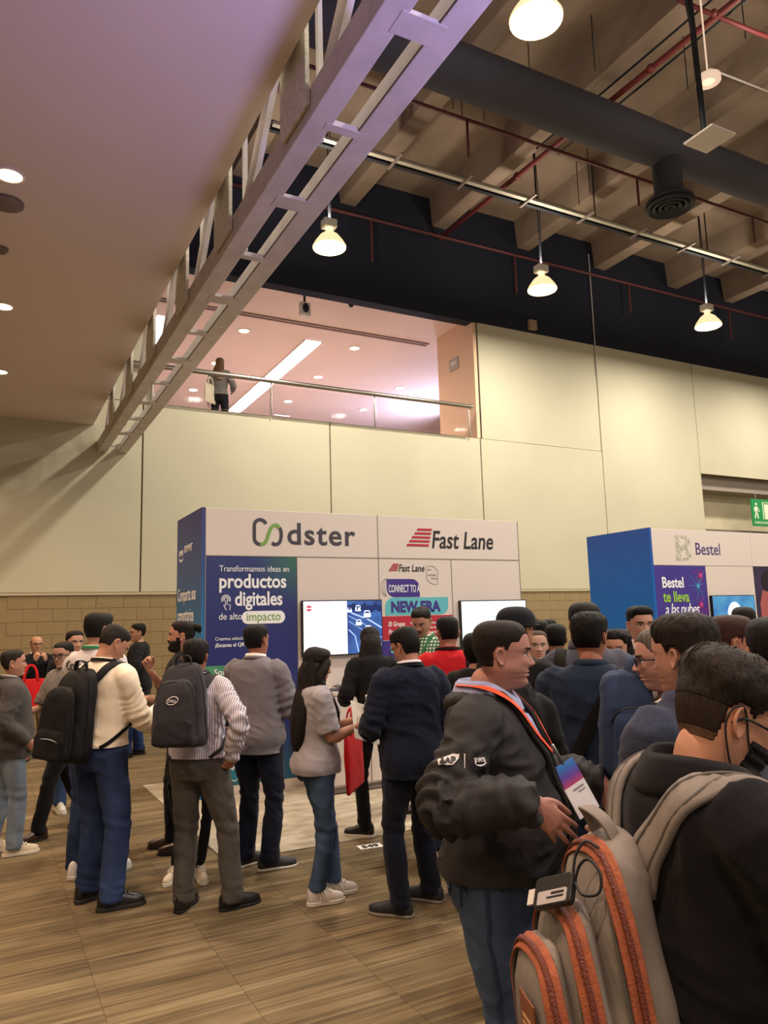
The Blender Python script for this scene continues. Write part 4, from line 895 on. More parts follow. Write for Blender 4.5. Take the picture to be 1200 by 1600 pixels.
    # ---- eyes, brows
    if eyes:
        ew = MB()
        HD.layer(box_off(.032, -.001, .0145, .0062, .0016), 'eye', m_eyew, root, (-.75, .75), (6.4, 9), 90, 30, -.0003)
        HD.layer(box_off(.0315, -.0005, .0062, .0058, .0024), 'iris', m_iris, root, (-.75, .75), (6.4, 9), 110, 36, -.0003)
        HD.layer(box_off(.0325, .0062, .0165, .0022, .0022, -.05), 'eyelid', mat('lash_'+brow, brow, .6), root, (-.75, .75), (6.2, 8.4), 90, 30, -.0003)
        HD.layer(box_off(.034, .0225, .0205, .0050 if sex == 'm' else .0032, .0032, .06), 'eyebrow', mat('brow_'+brow, brow, .8), root, (-.9, .9), (4.8, 7.2), 90, 30, -.0003)
    # ---- hair
    if hair:
        hm_ = hair_mat(hair.get('col', '17120f'), hair.get('streak', .5))
        st = hair.get('style', 'short')
        if st != 'none': p.hair = HD.layer(hair_off(st, hair.get('fade', 0), hair.get('top', .016), hair.get('side', .010), hair.get('line', .068), hair.get('nape', -.06), 0, 1.0 if hair.get('long') else hair.get('vol', .58)), 'hair', hm_, root, (-PI, PI), (0, 19.5), 96 if lod > 1 else 64, 90 if lod > 1 else 60, -.0035, noise=hair.get('noise', .004), seed=hsh(label) % 97)
        if hair.get('sides'):
            HD.layer(hair_off('short', 0, .0026, .0024, hair.get('line', .068), hair.get('nape', -.06)), 'hair_sides', hair_mat(hair['sides'], .25), root, (-PI, PI), (0, 19.5), 96, 90, -.0012); HD.layer(hair_off('short', 0, .0010, .0009, hair.get('line', .068), hair.get('nape', -.06)-.016), 'hair_fade', hair_mat('5f483a', .2), root, (-PI, PI), (0, 19.5), 96, 90, -.0006)
        if hair.get('beard'):
            bl_ = hair['beard']
            def bf(P, TH_):
                ax = np.abs(P[..., 0]); z = P[..., 2]; y = P[..., 1]
                m_ = sm(-z, .03+0*ax, .048)*(1-sm(-z, .118, .13))*sm(y, -.012, .008)
                m_ = np.maximum(m_, sm(y, -.012, .002)*(1-sm(y, .02, .032))*sm(-z, -.01, .01)*(1-sm(-z, .118, .13)))
                mouth = np.exp(-(ax/.024)**4)*g2(z, -.065, .010); chk = g2(ax, .04, .014)*g2(z, -.038, .012)
                return bl_*m_*(1-1.3*mouth)*(1-chk)-.003*(1-m_)-.004*mouth
            HD.layer(bf, 'beard', hair_mat(hair.get('bcol', hair.get('col', '17120f'))), root, (-2.2, 2.2), (8, 20), 80, 60, -.0012, noise=.002)
        if hair.get('long'):
            ln_ = hair['long']; mbh = MB(); pts, rad = [], []
            for q, r in ln_: pts.append(HD.put(np.array(q[:3])) if q[2] > -.1 else np.array(hc)+R0@(np.array(q[:3])*s)); rad.append((r[0]*s, r[1]*s))
            mbh.tube(pts, rad, 20, 4, ref=R0@np.array([1., 0, 0]))
            me_ = remesh(mbh, .008 if lod > 1 else .012, 2); wrinkle(me_, .010, (38, 38, 3), 3, .7, .05); link('long_hair', me_, hm_, root, True)
    # ---- upper garment
    if top:
        g = MB(); inf = top.get('infl', .012); hem = top.get('hem', .90); g.rings(torso_rows(hem, top.get('neck', 1.497), inf, top.get('loose', .01)))
        sl = top.get('sleeve', 1.0); gi = inf*.9*s
        for k in 'RL':
            a, b, c = J[k]; f = 1+fat*.28
            pts = [a+(T(np.array([0, 0, 1.40*s]))-a)*.25, a, (a+b)/2, b]; rd = [.056*s*f+gi*.6, .057*s*f+gi*.75, .052*s*f+gi*.9, .047*s*f+gi]
            if sl >= .99: pts += [(b+c)/2, c+(c-b)*top.get('cuff', .02)]; rd += [.043*s*f+gi, .033*s+gi*top.get('cuffw', .7)]
            elif sl > .5: q = (sl-.5)*2; pts += [b+(c-b)*q]; rd += [.044*s*f+gi]
            else:
                q = sl*2; pts = [pts[0], a, a+(b-a)*q*.5, a+(b-a)*q]; rd = [rd[0], rd[1], .055*s*f+gi*1.2, .055*s*f+gi*1.4]
            g.tube(pts, rd, 14, 3, round_=False)
        me_ = remesh(g, top.get('vox', vox), 3); cut_hem(me_, T(np.array([0, 0, (hem+.018)*s])), J, s); wrinkle(me_, top.get('amp', .012), top.get('wsc', (6, 6, 10)), hsh(label) % 50, .65); 
        if sl >= .45 and lod > 0: arm_folds(me_, J, s, top.get('amp', .012)*.42, hsh(label) % 23)
        if top.get('seam'):
            v = getv(me_); n = getn(me_); k_ = (n[:, 1] < -.2); setv(me_, v-n*(.004*g2(v[:, 0], 0, .006)*k_)[:, None])
        p.top = link(top.get('name', 'shirt'), me_, top['mat'], root, True); v_ = getv(me_); p.bvh = BVHTree.FromPolygons([Vector(q) for q in v_], [tuple(f.vertices) for f in me_.polygons])
        for cl in (top.get('collar'), top.get('inner')):
            if not cl: continue
            cm, hgt, rr = cl['mat'], cl.get('h', .035), cl.get('r', .068)
            ring = []; a = np.linspace(0, 2*PI, 28, endpoint=False); gap = cl.get('gap', .35)
            for t0, t1 in ((0, 1.0), (.5, 1.06), (1, 1.10), (1., 1.16), (.4, 1.24), (0, 1.26)) if not cl.get('flat') else ((0, 1.0), (.6, 1.0), (1, 1.0), (1, 1.06), (.5, 1.08), (0, 1.1)):
                front = np.clip(np.sin(a), 0, 1)**3
                x = rr*hw*(1+fat*.22)*t1*np.cos(a); y = -.012+rr*.95*(1+fat*.22)*t1*np.sin(a)*(1+.18*front); z = cl.get('z', 1.482)+hgt*t0-front*(gap*.12)+.012*(-np.sin(a))
                ring.append(T(np.stack([x*s, y*s, z*s], 1)))
            mbc = MB().rings(ring, cap=False); k0 = len(mbc.v); n_ = 28
            for i in range(n_): mbc.f.append((i, (i+1) % n_, (len(ring)-1)*n_+(i+1) % n_, (len(ring)-1)*n_+i))
            p.collar = mbc.build(cl.get('name', 'collar'), cm, root, True); p.cr = rr*hw*(1+fat*.22)*1.27
        if top.get('cuffs'):
            for k in 'RL':
                a, b, c = J[k]; d = nrm(c-b); MB().tube([c-d*.03*s, c+d*.014*s], [.034*s+gi*.5]*2, 14, round_=False).build('cuff', top['cuffs'], root, True)
    # ---- trousers
    if trousers:
        g = MB(); hi_ = trousers.get('waist', 1.0); g.rings(torso_rows(.825, hi_, trousers.get('infl', .010)))
        ks = trousers.get('slim', 1.0)
        for k in 'RL':
            h, kn, an, fd = LG[k]; f = 1+fat*.28; bt = an+np.array([0, 0, trousers.get('end', -.035)*s])-fd*.004*s
            g.tube([h+np.array([0, 0, .05*s]), h+(kn-h)*.45, kn, kn+(an-kn)*.5, an+np.array([0, 0, .05*s]), bt], [(.100*s*f*(.5+.5*ks), .102*s*f*(.5+.5*ks)), (.088*s*f*(.4+.6*ks), .091*s*f*(.4+.6*ks)), (.070*s*ks, .075*s*ks), (.069*s*ks, .073*s*ks), (.062*s*ks, .068*s*ks), (.063*s*ks, .071*s*ks)], 14, 3, round_=False)
        me_ = remesh(g, vox, 2); v = getv(me_); n = getn(me_); z = v[:, 2]/s
        st = sm(-z, -.30, -.08)*trousers.get('stack', 1.); d = .010*st*(1-np.abs(2*vnoise(np.stack([v[:, 0]*9+hsh(label) % 31, v[:, 1]*9, z*34+v[:, 0]*9], 1))-1)-.5)+.004*g2(z, .50, .07)*np.sin(z*70+v[:, 0]*26+v[:, 1]*11)
        setv(me_, v+n*d[:, None]); wrinkle(me_, trousers.get('amp', .012), (7, 7, 8), (hsh(label)+3) % 50, .6, .9); p.bvh_t = BVHTree.FromPolygons([Vector(q) for q in getv(me_)], [tuple(f_.vertices) for f_ in me_.polygons]) if lod > 2 else None; link(trousers.get('name', 'trousers'), me_, trousers['mat'], root, True)
        if trousers.get('belt'):
            b_ = torso_rows(hi_-.035, hi_, trousers.get('infl', .010)+.008); MB().rings([b_[0], b_[7], b_[14], b_[21]]).build('belt', trousers['belt'], root, True)
    # ---- shoes
    if shoes:
        for k in 'RL':
            h, kn, an, fd = LG[k]; sd_ = np.array([fd[1], -fd[0], 0]); L_ = .285*s*(1 if sex == 'm' else .92)
            kind = shoes.get('kind', 'dress'); hh = {'dress': .062, 'sneaker': .072, 'boot': .08}[kind]; rs, so = [], []
            prof = [(-.30, .50, .95), (-.27, .80, 1.25), (-.18, 1.0, 1.5), (-.02, 1.0, 1.45), (.12, .96, 1.22), (.28, 1.05, .98), (.42, 1.12, .80), (.54, 1.02, .68), (.63, .78, .55), (.68, .40, .38)]
            base = np.array([an[0], an[1], 0])
            for y, w, zz in prof:
                c = base+fd*y*L_; a = np.linspace(0, PI, 9); wv = .036*s*w; top_ = np.stack([np.cos(a)*wv, .022+np.sin(a)**.8*(hh*zz)*s], 1)
                ring = [c+sd_*q[0]+np.array([0, 0, q[1]]) for q in top_]+[c-sd_*wv*.9+np.array([0, 0, .016]), c+sd_*wv*.9+np.array([0, 0, .016])]; rs.append(ring)
                so.append((y*L_, wv*1.12))
            sh = MB().rings(rs).build('shoe', shoes['mat'], root, True)
            poly = [(y-(.01 if i == 0 else 0), w) for i, (y, w) in enumerate(so)]+[(so[-1][0]+.012, 0)]+[(y, -w) for y, w in so[::-1]]
            P2 = [(base+fd*y+sd_*w)[:2] for y, w in poly]; hs_ = .026 if kind != 'dress' else .017
            MB().prism([tuple(q) for q in P2], 2, .002, hs_).build('sole', shoes.get('sole', mat('sole_black', '17151a', .6)), sh, bevel=.004)
            if shoes.get('laces'):
                for i in range(4):
                    y = (.10+.075*i)*L_; zt = .022+hh*s*np.interp(.10+.075*i, [q[0] for q in prof], [q[2] for q in prof])+.002; c = base+fd*y; c[2] = zt
                    MB().tube([c-sd_*.022+np.array([0, 0, -.006]), c+np.array([0, 0, .002]), c+sd_*.022+np.array([0, 0, -.006])], .0045, 6).build('lace', shoes['laces'], sh)
            if shoes.get('stripes'):
                for sg in (-1, 1):
                    for i in range(3):
                        y0 = (.02+.075*i)*L_; q = [base+fd*(y0+.012)+sd_*sg*.0375*s+np.array([0, 0, .028]), base+fd*(y0+.005)+sd_*sg*.037*s+np.array([0, 0, .05]), base+fd*(y0-.012)+sd_*sg*.030*s+np.array([0, 0, .085])]
                        MB().tube(q, .007, 6).build('side_stripe', shoes['stripes'], sh, True)
    return p
def on_surf(p, q, off=.006, local=True):
    co_, n, i, d = p.bvh.find_nearest(Vector(p.T(np.array(q)*p.s) if local else q)); return np.array(co_)+np.array(n)*off, np.array(n)
def strap(p, path, w, th, m, name, parent, off=.006, sub=5, local=True, smoothn=2):
    """flat band laid over the garment along rough torso-space points"""
    P = crom(np.array(path, float), sub); pts, ns = [], []
    for q in P:
        c, n = on_surf(p, q, off, local); pts.append(c); ns.append(n)
    pts, ns = np.array(pts), np.array(ns)
    for _ in range(smoothn): pts[1:-1] = (pts[:-2]+2*pts[1:-1]+pts[2:])/4; ns[1:-1] = (ns[:-2]+2*ns[1:-1]+ns[2:])/4
    return band(pts, ns, w, th, m, name, parent)
def band(pts, ns, w, th, m, name, parent):
    pts = np.array(pts, float); T_ = np.gradient(pts, axis=0); T_ /= np.linalg.norm(T_, axis=1)[:, None]+1e-12; rs = []
    ww = w if hasattr(w, '__len__') else [w]*len(pts)
    for c, n, t, w_ in zip(pts, ns, T_, ww):
        n = nrm(n-t*(n@t)); b = np.cross(t, n)
        rs.append([c+b*x*w_/2+n*z*th for x, z in ((-1, 0), (-1, .7), (-.85, 1), (.85, 1), (1, .7), (1, 0))])
    return MB().rings(rs).build(name, m, parent, True)
def drape(p, o, off, M):
    v = getv(o.data); A = np.array(M); q = v@A[:3, :3].T+A[:3, 3]; out = []
    for (k, vv) in zip(q, v):
        co_, n, i, d = p.bvh.find_nearest(Vector(k)); out.append(np.array(co_)+np.array(n)*(off+max(-vv[1], 0)))
    o.matrix_local = Matrix.Identity(4); setv(o.data, np.array(out))
def lanyard(p, m, back=True, front=None, w=.02):
    a = np.linspace(-PI*1.35, PI*.35, 30); r = p.cr+.004
    P_ = p.T(np.stack([r*np.cos(a), -.012+r*.96*np.sin(a), 1.497-.03*np.clip(np.sin(a), 0, 1)+.012*(-np.sin(a))], 1)*p.s); N_ = np.stack([np.cos(a), np.sin(a), 0*a+.25], 1)
    band(P_, N_, w, .003, m, 'lanyard_neck', p.root)
    ring = [(.0, -.085, 1.515), (.055, -.065, 1.515), (.082, -.015, 1.50), (.085, .03, 1.47), (.07, .09, 1.40), (.03, .13, 1.25), (0, .14, 1.16)]
    l_ = [(-x, y, z) for x, y, z in ring[::-1]]
    return strap(p, l_[:-1]+ring, w, .002, m, 'lanyard', p.root, .010)
def glasses(p, m, lens=True, rim=.0021, sq=(.023, .017), sun=False):
    """spectacles worn on the head"""
    e = tag(MB().build('spectacles', None, p.root, fix=False)) if False else None
    mb = MB(); H_ = p.H
    for sg in (-1, 1):
        a = np.linspace(0, 2*PI, 25); q = [(sg*.033+sq[0]*np.sign(math.cos(t))*abs(math.cos(t))**.7, .1005-.18*abs(sg*.033+sq[0]*math.cos(t))**1.5, .001+sq[1]*np.sign(math.sin(t))*abs(math.sin(t))**.7) for t in a]
        mb.tube([H_.put(np.array(v)) for v in q], rim, 6, cap=False)
        mb.tube([H_.put(np.array(v)) for v in ((sg*.056, .092, .006), (sg*.071, .075, .006), (sg*.0795, .02, .006), (sg*.0825, -.012, .004), (sg*.080, -.03, -.012))], rim*.95, 6, 2)
    mb.tube([H_.put(np.array(v)) for v in ((-.011, .1, .005), (0, .1035, .008), (.011, .1, .005))], rim, 6)
    o = mb.build('glasses', m, p.root, True)
    if lens:
        for sg in (-1, 1):
            a = np.linspace(0, 2*PI, 20, endpoint=False); f = MB().add([H_.put(np.array((sg*.033+sq[0]*.97*math.cos(t), .1005-.18*abs(sg*.033+sq[0]*math.cos(t))**1.5, .001+sq[1]*.97*math.sin(t)))) for t in a], [tuple(range(20))]); f.build('lens', m_lens_g, o)
    return o
# ================================================================ THE VISITORS
def gp(x, y): P = onz(x, y); return (P[0], P[1])
def hp(x, t): P = atd(x, 985, t); return (P[0], P[1])
def Ht(pos, y, fwd=0.):
    lo, hi = 1.2, 2.1
    for _ in range(30):
        m_ = (lo+hi)/2; q = CR@(np.array([pos[0], pos[1], m_])-CPOS); v = q[1]/q[2]*FPX+800
        if v > y: lo = m_
        else: hi = m_
    return lo
C_ = cloth
k_shirtcol = C_('ece6dc'); blk = C_('121217'); navy = C_('1a2233', 'wool'); m_lan = C_('15131a'); jean = lambda a, b: C_(a, 'denim', b)
s_blk = mat('shoe_black', '18171a', .35); s_brn = mat('shoe_brown', '3a241d', .3); s_wht = mat('sneaker_white', 'd9d4cf', .5, bump=.1); so_w = mat('sole_white', 'd8d2c8', .6); so_b = mat('sole_black', '17151a', .6); s_gry = mat('shoe_charcoal', '26262c', .6)
HB = dict(col='120e0d'); 
# ---- grey blazer man at the left edge
P = gp(7, 1334)
p1 = person('man in dark grey blazer and faded jeans cut by left edge', P, Ht(P, 1013), 80, fat=.35, belly=.03, feet=((.12, .05, 5), (-.1, -.10, -5)), hands={'R': (.21, .10, .95)}, poles={'R': (.3, -1, 0)}, hpose={'R': dict(curl=.9)},
  skin='ad7a5c', hair=dict(col='231d1a', top=.012, side=.006, streak=.8), head=(5, -2, 0), top=dict(mat=C_('4a4747', 'wool'), infl=.022, hem=.80, loose=.03, amp=.014, name='blazer', collar=dict(mat=C_('403d3d', 'wool'), h=.024, r=.074), inner=dict(mat=C_('9a9896'), h=.036, r=.064, name='shirt_collar')), trousers=dict(mat=jean('5d6d85', '93a1b4'), name='jeans'), shoes=dict(kind='sneaker', mat=mat('sneaker_cream', 'cfc3ad', .6), sole=so_w, laces=so_w))
# ---- man with the red tote by the block wall
P = gp(50, 1186)
p2 = person('balding man in black jacket holding red tote to his mouth', P, Ht(P, 993), 165, feet=((.10, .05, 12), (-.11, 0, -12)), hands={'R': (.07, .24, 1.40), 'L': (-.07, .24, 1.39)}, poles={'R': (.8, -.1, -1), 'L': (-.8, -.1, -1)}, hpose={'R': dict(d=(-.3, .25, .9), n=(-.5, -.8, 0), curl=.8), 'L': dict(d=(.3, .25, .9), n=(.5, -.8, 0), curl=.8)},
  skin='b5835f', hair=dict(col='2a211d', style='bald', top=.006, side=.006), top=dict(mat=C_('17171c', 'wool'), infl=.02, hem=.82, name='jacket', collar=dict(mat=C_('e6e2da'), h=.03)), trousers=dict(mat=C_('85765f'), name='trousers'), shoes=dict(kind='dress', mat=mat('shoe_tan_brown', '5a3524', .4)))
glasses(p2, m_dark, False)
# ---- glasses man behind the black backpack, leather shoe stepping left
P = gp(92, 1303)
p3 = person('bespectacled man in grey sweater and black trousers stepping left', P, Ht(P, 1001), -125, feet=((.05, -.34, 5), (-.02, .22, -2)), hands={'L': (-.26, .05, .88), 'R': (.15, .3, 1.1)}, head=(-20, 5, 0), skin='b58868', bare=1,
  hair=dict(col='17120f', top=.014), brow='1a120e', top=dict(mat=C_('7b7673'), infl=.018, hem=.86, sleeve=.45, name='sweater'), trousers=dict(mat=blk, name='trousers', slim=.92), shoes=dict(kind='dress', mat=s_brn))
glasses(p3, m_dark, False, .003)
P = hp(117, 7.2)
p4 = person('black-haired person half hidden behind the grey sweater man', P, Ht(P, 984), 160, skin='b98a6a', hair=HB, lod=0, top=dict(mat=blk, infl=.015), trousers=dict(mat=jean('2d3f63', '46608a')), shoes=dict(kind='sneaker', mat=s_wht, sole=so_w))
# ---- tall man with the pale logo shirt
P = gp(142, 1372)
p5 = person('tall man in pale grey logo shirt with green lanyard', P, Ht(P, 955), 38, feet=((.10, .06, 5), (-.12, 0, -20)), hands={'R': (.12, .24, 1.12), 'L': (-.1, .26, 1.1)}, head=(8, 4, 0), skin='b98665', hair=dict(col='0f0d0d', top=.016, side=.008, style='quiff'),
  top=dict(mat=C_('cbc6cb'), infl=.014, hem=.92, name='shirt', collar=dict(mat=C_('d4d0d2'), h=.028)), trousers=dict(mat=jean('222e4e', '36496f'), name='jeans'), shoes=dict(kind='sneaker', mat=mat('sneaker_bright', 'e6e6ea', .5), sole=so_w, laces=so_w))
lanyard(p5, C_('2f7a52'))
# ---- black-jacket man by the block wall
P = gp(214, 1181)
p7 = person('man in black jacket and jeans by block wall, mostly hidden', P, Ht(P, 973), -80, feet=((.1, 0, 0), (-.12, .12, -8)), hands={'L': (-.22, .24, 1.12), 'R': (.1, .3, 1.1)}, head=(-15, 5, 0), skin='b98a6a', hair=HB, top=dict(mat=blk, infl=.03, hem=.78, name='jacket', loose=.02), trousers=dict(mat=jean('1c2b55', '2f4577'), name='jeans'), shoes=dict(kind='boot', mat=s_blk))
# ---- white shirt man with black backpack
P = gp(150, 1416)
p6 = person('man in cream dress shirt reading, black backpack and blue jeans', P, Ht(P, 972), 48, lean=4, fat=.12, feet=((.135, .0, 38), (-.13, .05, 10)), hands={'R': (.17, .36, 1.07), 'L': (-.06, .40, 1.07)}, poles={'R': (.5, -.6, -1), 'L': (-.5, -.4, -1)}, hpose={'R': dict(n=(-.4, .1, .9), curl=.35), 'L': dict(n=(.4, .1, .9), curl=.35)},
  head=(14, 32, 0), skin='b27e5e', lod=2, hair=dict(col='1c1613', top=.010, side=.005, fade=.6, nape=-.05), top=dict(mat=C_('ece0cb'), infl=.020, hem=.955, loose=.004, amp=.020, name='dress_shirt', collar=dict(mat=C_('f2e8d6'), h=.03), cuffs=C_('f0e6d4')), trousers=dict(mat=jean('1f2a4a', '3a4d78'), name='jeans', waist=1.01, belt=s_blk, slim=1.1, stack=1.2), shoes=dict(kind='sneaker', mat=s_blk, sole=mat('sole_charcoal', '2a2725', .7), laces=s_blk), stub=.3)
lanyard(p6, m_lan)
# ---- bearded man with topknot
P = gp(282, 1328)
p8 = person('bearded man with topknot and raised tattooed arms facing left', P, Ht(P, 968), -84, feet=((.09, .06, 2), (-.09, -.04, -4)), hands={'R': (.08, .26, 1.36), 'L': (-.14, .34, 1.16)}, poles={'R': (.6, -.3, -1), 'L': (-.5, -.3, -1)}, hpose={'R': dict(d=(-.3, .3, .8), n=(-.8, -.2, .2), curl=.75), 'L': dict(d=(-.1, .95, .25), n=(.3, 0, .9), curl=.25)},
  head=(4, -3, 0), skin='b07c5c', bare=1, hair=dict(col='15100e', top=.016, side=.004, fade=.5, beard=.011, line=.070), top=dict(mat=blk, infl=.014, sleeve=.4, hem=.86, name='shirt'), trousers=dict(mat=blk, name='trousers'), shoes=dict(kind='dress', mat=s_brn))
mbk = MB(); c = p8.H.put(np.array([0, -.118, .075])); mbk.ball(c, (.035, .035, .03), 14, 10); mbk.ball(p8.H.put(np.array([0, -.135, .06])), (.022, .022, .03), 10, 8); mbk.build('topknot', hair_mat('15100e'), p8.root, True)
for k in 'RL':
    a, b, c = p8.J[k]
    MB().tube([b+(c-b)*.15, b+(c-b)*.5], [.0435, .0405], 14, round_=False).build('tattoo_sleeve', mat('tattoo_ink', '5a4a44', .6, var=.45, vs_=40, col2='a0745a'), p8.root, True)
# ---- hidden person with cream sneakers between the two men
P = gp(312, 1370)
p9b = person('hidden person in black leggings and chunky cream sneakers', P, 1.36, 175, feet=((.20, -.0, 30), (.0, .06, -5)), hands={'R': (.06, .25, 1.1), 'L': (-.06, .25, 1.1)}, skin='b98a6a', hair=HB, lod=0, top=dict(mat=blk, infl=.012, hem=.84), trousers=dict(mat=blk, name='leggings', slim=.72, end=.03, stack=0), shoes=dict(kind='sneaker', mat=mat('sneaker_beige', 'd2c6b2', .6, bump=.2), sole=so_w, laces=so_w))
# ---- striped shirt man
P = gp(322, 1420)
p9 = person('man in striped shirt, grey trousers and charcoal backpack', P, Ht(P, 996), 22, fat=.16, hipx=-.055, side=-2.5, feet=((.17, .02, 48), (-.15, -.02, 2)), hands={'R': (.20, -.07, .97), 'L': (-.12, .30, 1.08)}, poles={'R': (.8, -.6, -.3), 'L': (-.8, -.4, -.5)}, hpose={'R': dict(d=(-.45, .35, -.8), n=(-.6, .6, 0), curl=.7)},
  head=(-4, 8, 3), skin='a86f52', lod=2, hair=dict(col='141010', top=.022, side=.012, noise=.010), top=dict(mat=C_('d6d0da', 'stripe', '8f889c'), infl=.020, hem=.95, amp=.018, name='dress_shirt', collar=dict(mat=C_('e4dfe4'), h=.03), cuffs=C_('d8d2da')), trousers=dict(mat=C_('504c49', 'wool'), name='trousers', waist=1.0, belt=s_blk, slim=1.06, amp=.018), shoes=dict(kind='dress', mat=s_blk), stub=0)
lanyard(p9, m_lan)
# ---- grey blazer man
P = gp(402, 1357)
p10 = person('man in light grey blazer and navy trousers facing the booth', P, Ht(P, 974), 26, fat=.15, feet=((.10, .0, 52), (-.11, .05, 30)), hands={'R': (.12, .27, 1.17), 'L': (-.05, .30, 1.13)}, poles={'R': (.55, -.4, -1), 'L': (-.5, -.4, -1)}, head=(10, 0, -4), skin='a3694d', lod=2,
  hair=dict(col='100d0e', top=.020, side=.012), top=dict(mat=C_('77737a', 'wool'), infl=.026, hem=.80, loose=.014, amp=.020, seam=1, name='blazer', collar=dict(mat=C_('6f6b72', 'wool'), h=.022, r=.074), inner=dict(mat=C_('e6e2e0'), h=.040, r=.064, name='shirt_collar')), trousers=dict(mat=C_('1d2233', 'wool'), name='trousers', amp=.016), shoes=dict(kind='dress', mat=s_gry, sole=so_w))
# ---- woman in grey polo
P = gp(497, 1408)
p11 = person('woman in grey polo shirt and blue jeans with long dark hair', P, Ht(P, 1011), 72, sex='f', fat=.25, feet=((.07, -.02, 5), (-.05, .13, 0)), hands={'R': (.13, .30, 1.19), 'L': (-.02, .33, 1.21)}, poles={'R': (.2, -.5, -1), 'L': (-.3, -.5, -1)}, hpose={'R': dict(d=(-.25, .9, .2), n=(-.9, -.1, .1), curl=.75), 'L': dict(d=(.3, .8, .3), n=(.8, 0, .3), curl=.7)}, bare=1, head=(4, 12, 0), skin='b27c5a', lod=2,
  hair=dict(col='17110f', top=.020, side=.017, line=.078, nape=-.11, long=[((0, -.02, .06), (.080, .088)), ((0, -.025, .0), (.093, .094)), ((.0, -.035, -.08), (.100, .098)), ((0, -.055, -.16), (.112, .098)), ((0, -.095, -.25), (.13, .085)), ((0, -.135, -.35), (.13, .062)), ((0, -.155, -.46), (.115, .045)), ((0, -.16, -.56), (.08, .032)), ((0, -.155, -.63), (.035, .018))]),
  top=dict(mat=C_('a29da4'), infl=.019, hem=.86, loose=.022, sleeve=.42, amp=.018, name='polo_shirt', collar=dict(mat=C_('a8a3aa'), h=.022)), trousers=dict(mat=jean('2b3c58', '4d6280'), name='jeans', slim=.86, end=.005, stack=.6, waist=.98), shoes=dict(kind='sneaker', mat=mat('sneaker_stone', 'c9c0bb', .55), sole=so_w, laces=so_w, stripes=so_w))
mh = MB(); mh.tube([p11.H.put(np.array(q)) for q in ((.062, .045, .04), (.083, .02, -.03), (.088, .005, -.12))]+[p11.hc+p11.R0@(np.array(q)*p11.s) for q in ((.11, .05, -.25), (.115, .085, -.36), (.105, .085, -.45))], [(.028, .03), (.03, .04), (.028, .045), (.025, .045), (.022, .035), (.01, .015)], 14, 4)
me_ = remesh(mh, .008, 2); wrinkle(me_, .008, (38, 38, 3), 5, .7, .05); link('hair_lock', me_, hair_mat('17110f'), p11.root, True)
# ---- woman in black with red tote
P = gp(592, 1306)
p12 = person('woman in black with long hair and red tote on her arm', P, 1.62, -12, lean=10, sex='f', feet=((.14, .1, 0), (-.12, 0, -62)), hands={'L': (-.20, .26, 1.13), 'R': (.06, .34, 1.12)}, poles={'L': (-.45, -.5, -1), 'R': (.5, -.4, -1)}, head=(8, 25, 0), skin='b27c5a',
  hair=dict(col='17110f', top=.016, side=.014, nape=-.11, long=[((0, -.03, .04), (.08, .08)), ((0, -.06, -.05), (.09, .06)), ((-.02, -.08, -.16), (.11, .05)), ((-.03, -.10, -.3), (.12, .04)), ((-.04, -.10, -.42), (.10, .03)), ((-.04, -.10, -.5), (.05, .02))]),
  top=dict(mat=blk, infl=.02, hem=.86, name='sweater'), trousers=dict(mat=C_('0e0e13'), name='trousers', slim=.85), shoes=dict(kind='sneaker', mat=s_blk, sole=so_w, laces=so_w, stripes=None))
# ---- man in navy suit
P = gp(652, 1424)
p13 = person('man in navy suit reading a flyer with his head bowed', P, Ht(P, 978), -24, fat=.2, lean=2, feet=((.15, .12, -42), (-.13, -.02, -48)), hands={'L': (-.16, .25, 1.11), 'R': (.20, .16, .96)}, poles={'L': (-.55, -.5, -1), 'R': (.5, -.8, -.8)}, hpose={'L': dict(d=(.3, .9, .2), n=(.5, 0, .8), curl=.4)}, head=(-22, 20, 0), skin='b07a5a', lod=2,
  hair=dict(col='0e0c0d', top=.022, side=.014, nape=-.07), top=dict(mat=C_('1b2032', 'wool'), infl=.028, hem=.80, loose=.014, amp=.018, seam=1, name='suit_jacket', collar=dict(mat=C_('191e2f', 'wool'), h=.020, r=.076), inner=dict(mat=C_('d8d6e2'), h=.040, r=.066, name='shirt_collar')), trousers=dict(mat=C_('181c2b', 'wool'), name='suit_trousers', amp=.016), shoes=dict(kind='dress', mat=s_gry, sole=mat('sole_grey', '8d857a', .6)))
glasses(p13, m_dark, False); lanyard(p13, m_lan)
# ---- booth man in plaid
P = hp(662, 6.75)
p14 = person('man in green plaid shirt looking down beside the poster', P, Ht(P, 947), -152, head=(-6, 24, 0), hands={'R': (.1, .3, 1.08), 'L': (-.1, .3, 1.08)}, skin='bd8a68', hair=dict(col='14100e', top=.020, side=.007), top=dict(mat=C_('e6e6df', 'plaid', '3c6b48'), infl=.016, name='plaid_shirt', collar=dict(mat=C_('dfe2d8'), h=.026)), trousers=dict(mat=navy), shoes=dict(kind='dress', mat=s_brn), stub=.5)
MB().tube([p14.H.put(np.array(q)) for q in ((-.025, .092, -.056), (0, .0945, -.053), (.025, .092, -.056))], .004, 6).build('moustache', hair_mat('14100e'), p14.root, True)
lanyard(p14, C_('2e6b3f'))
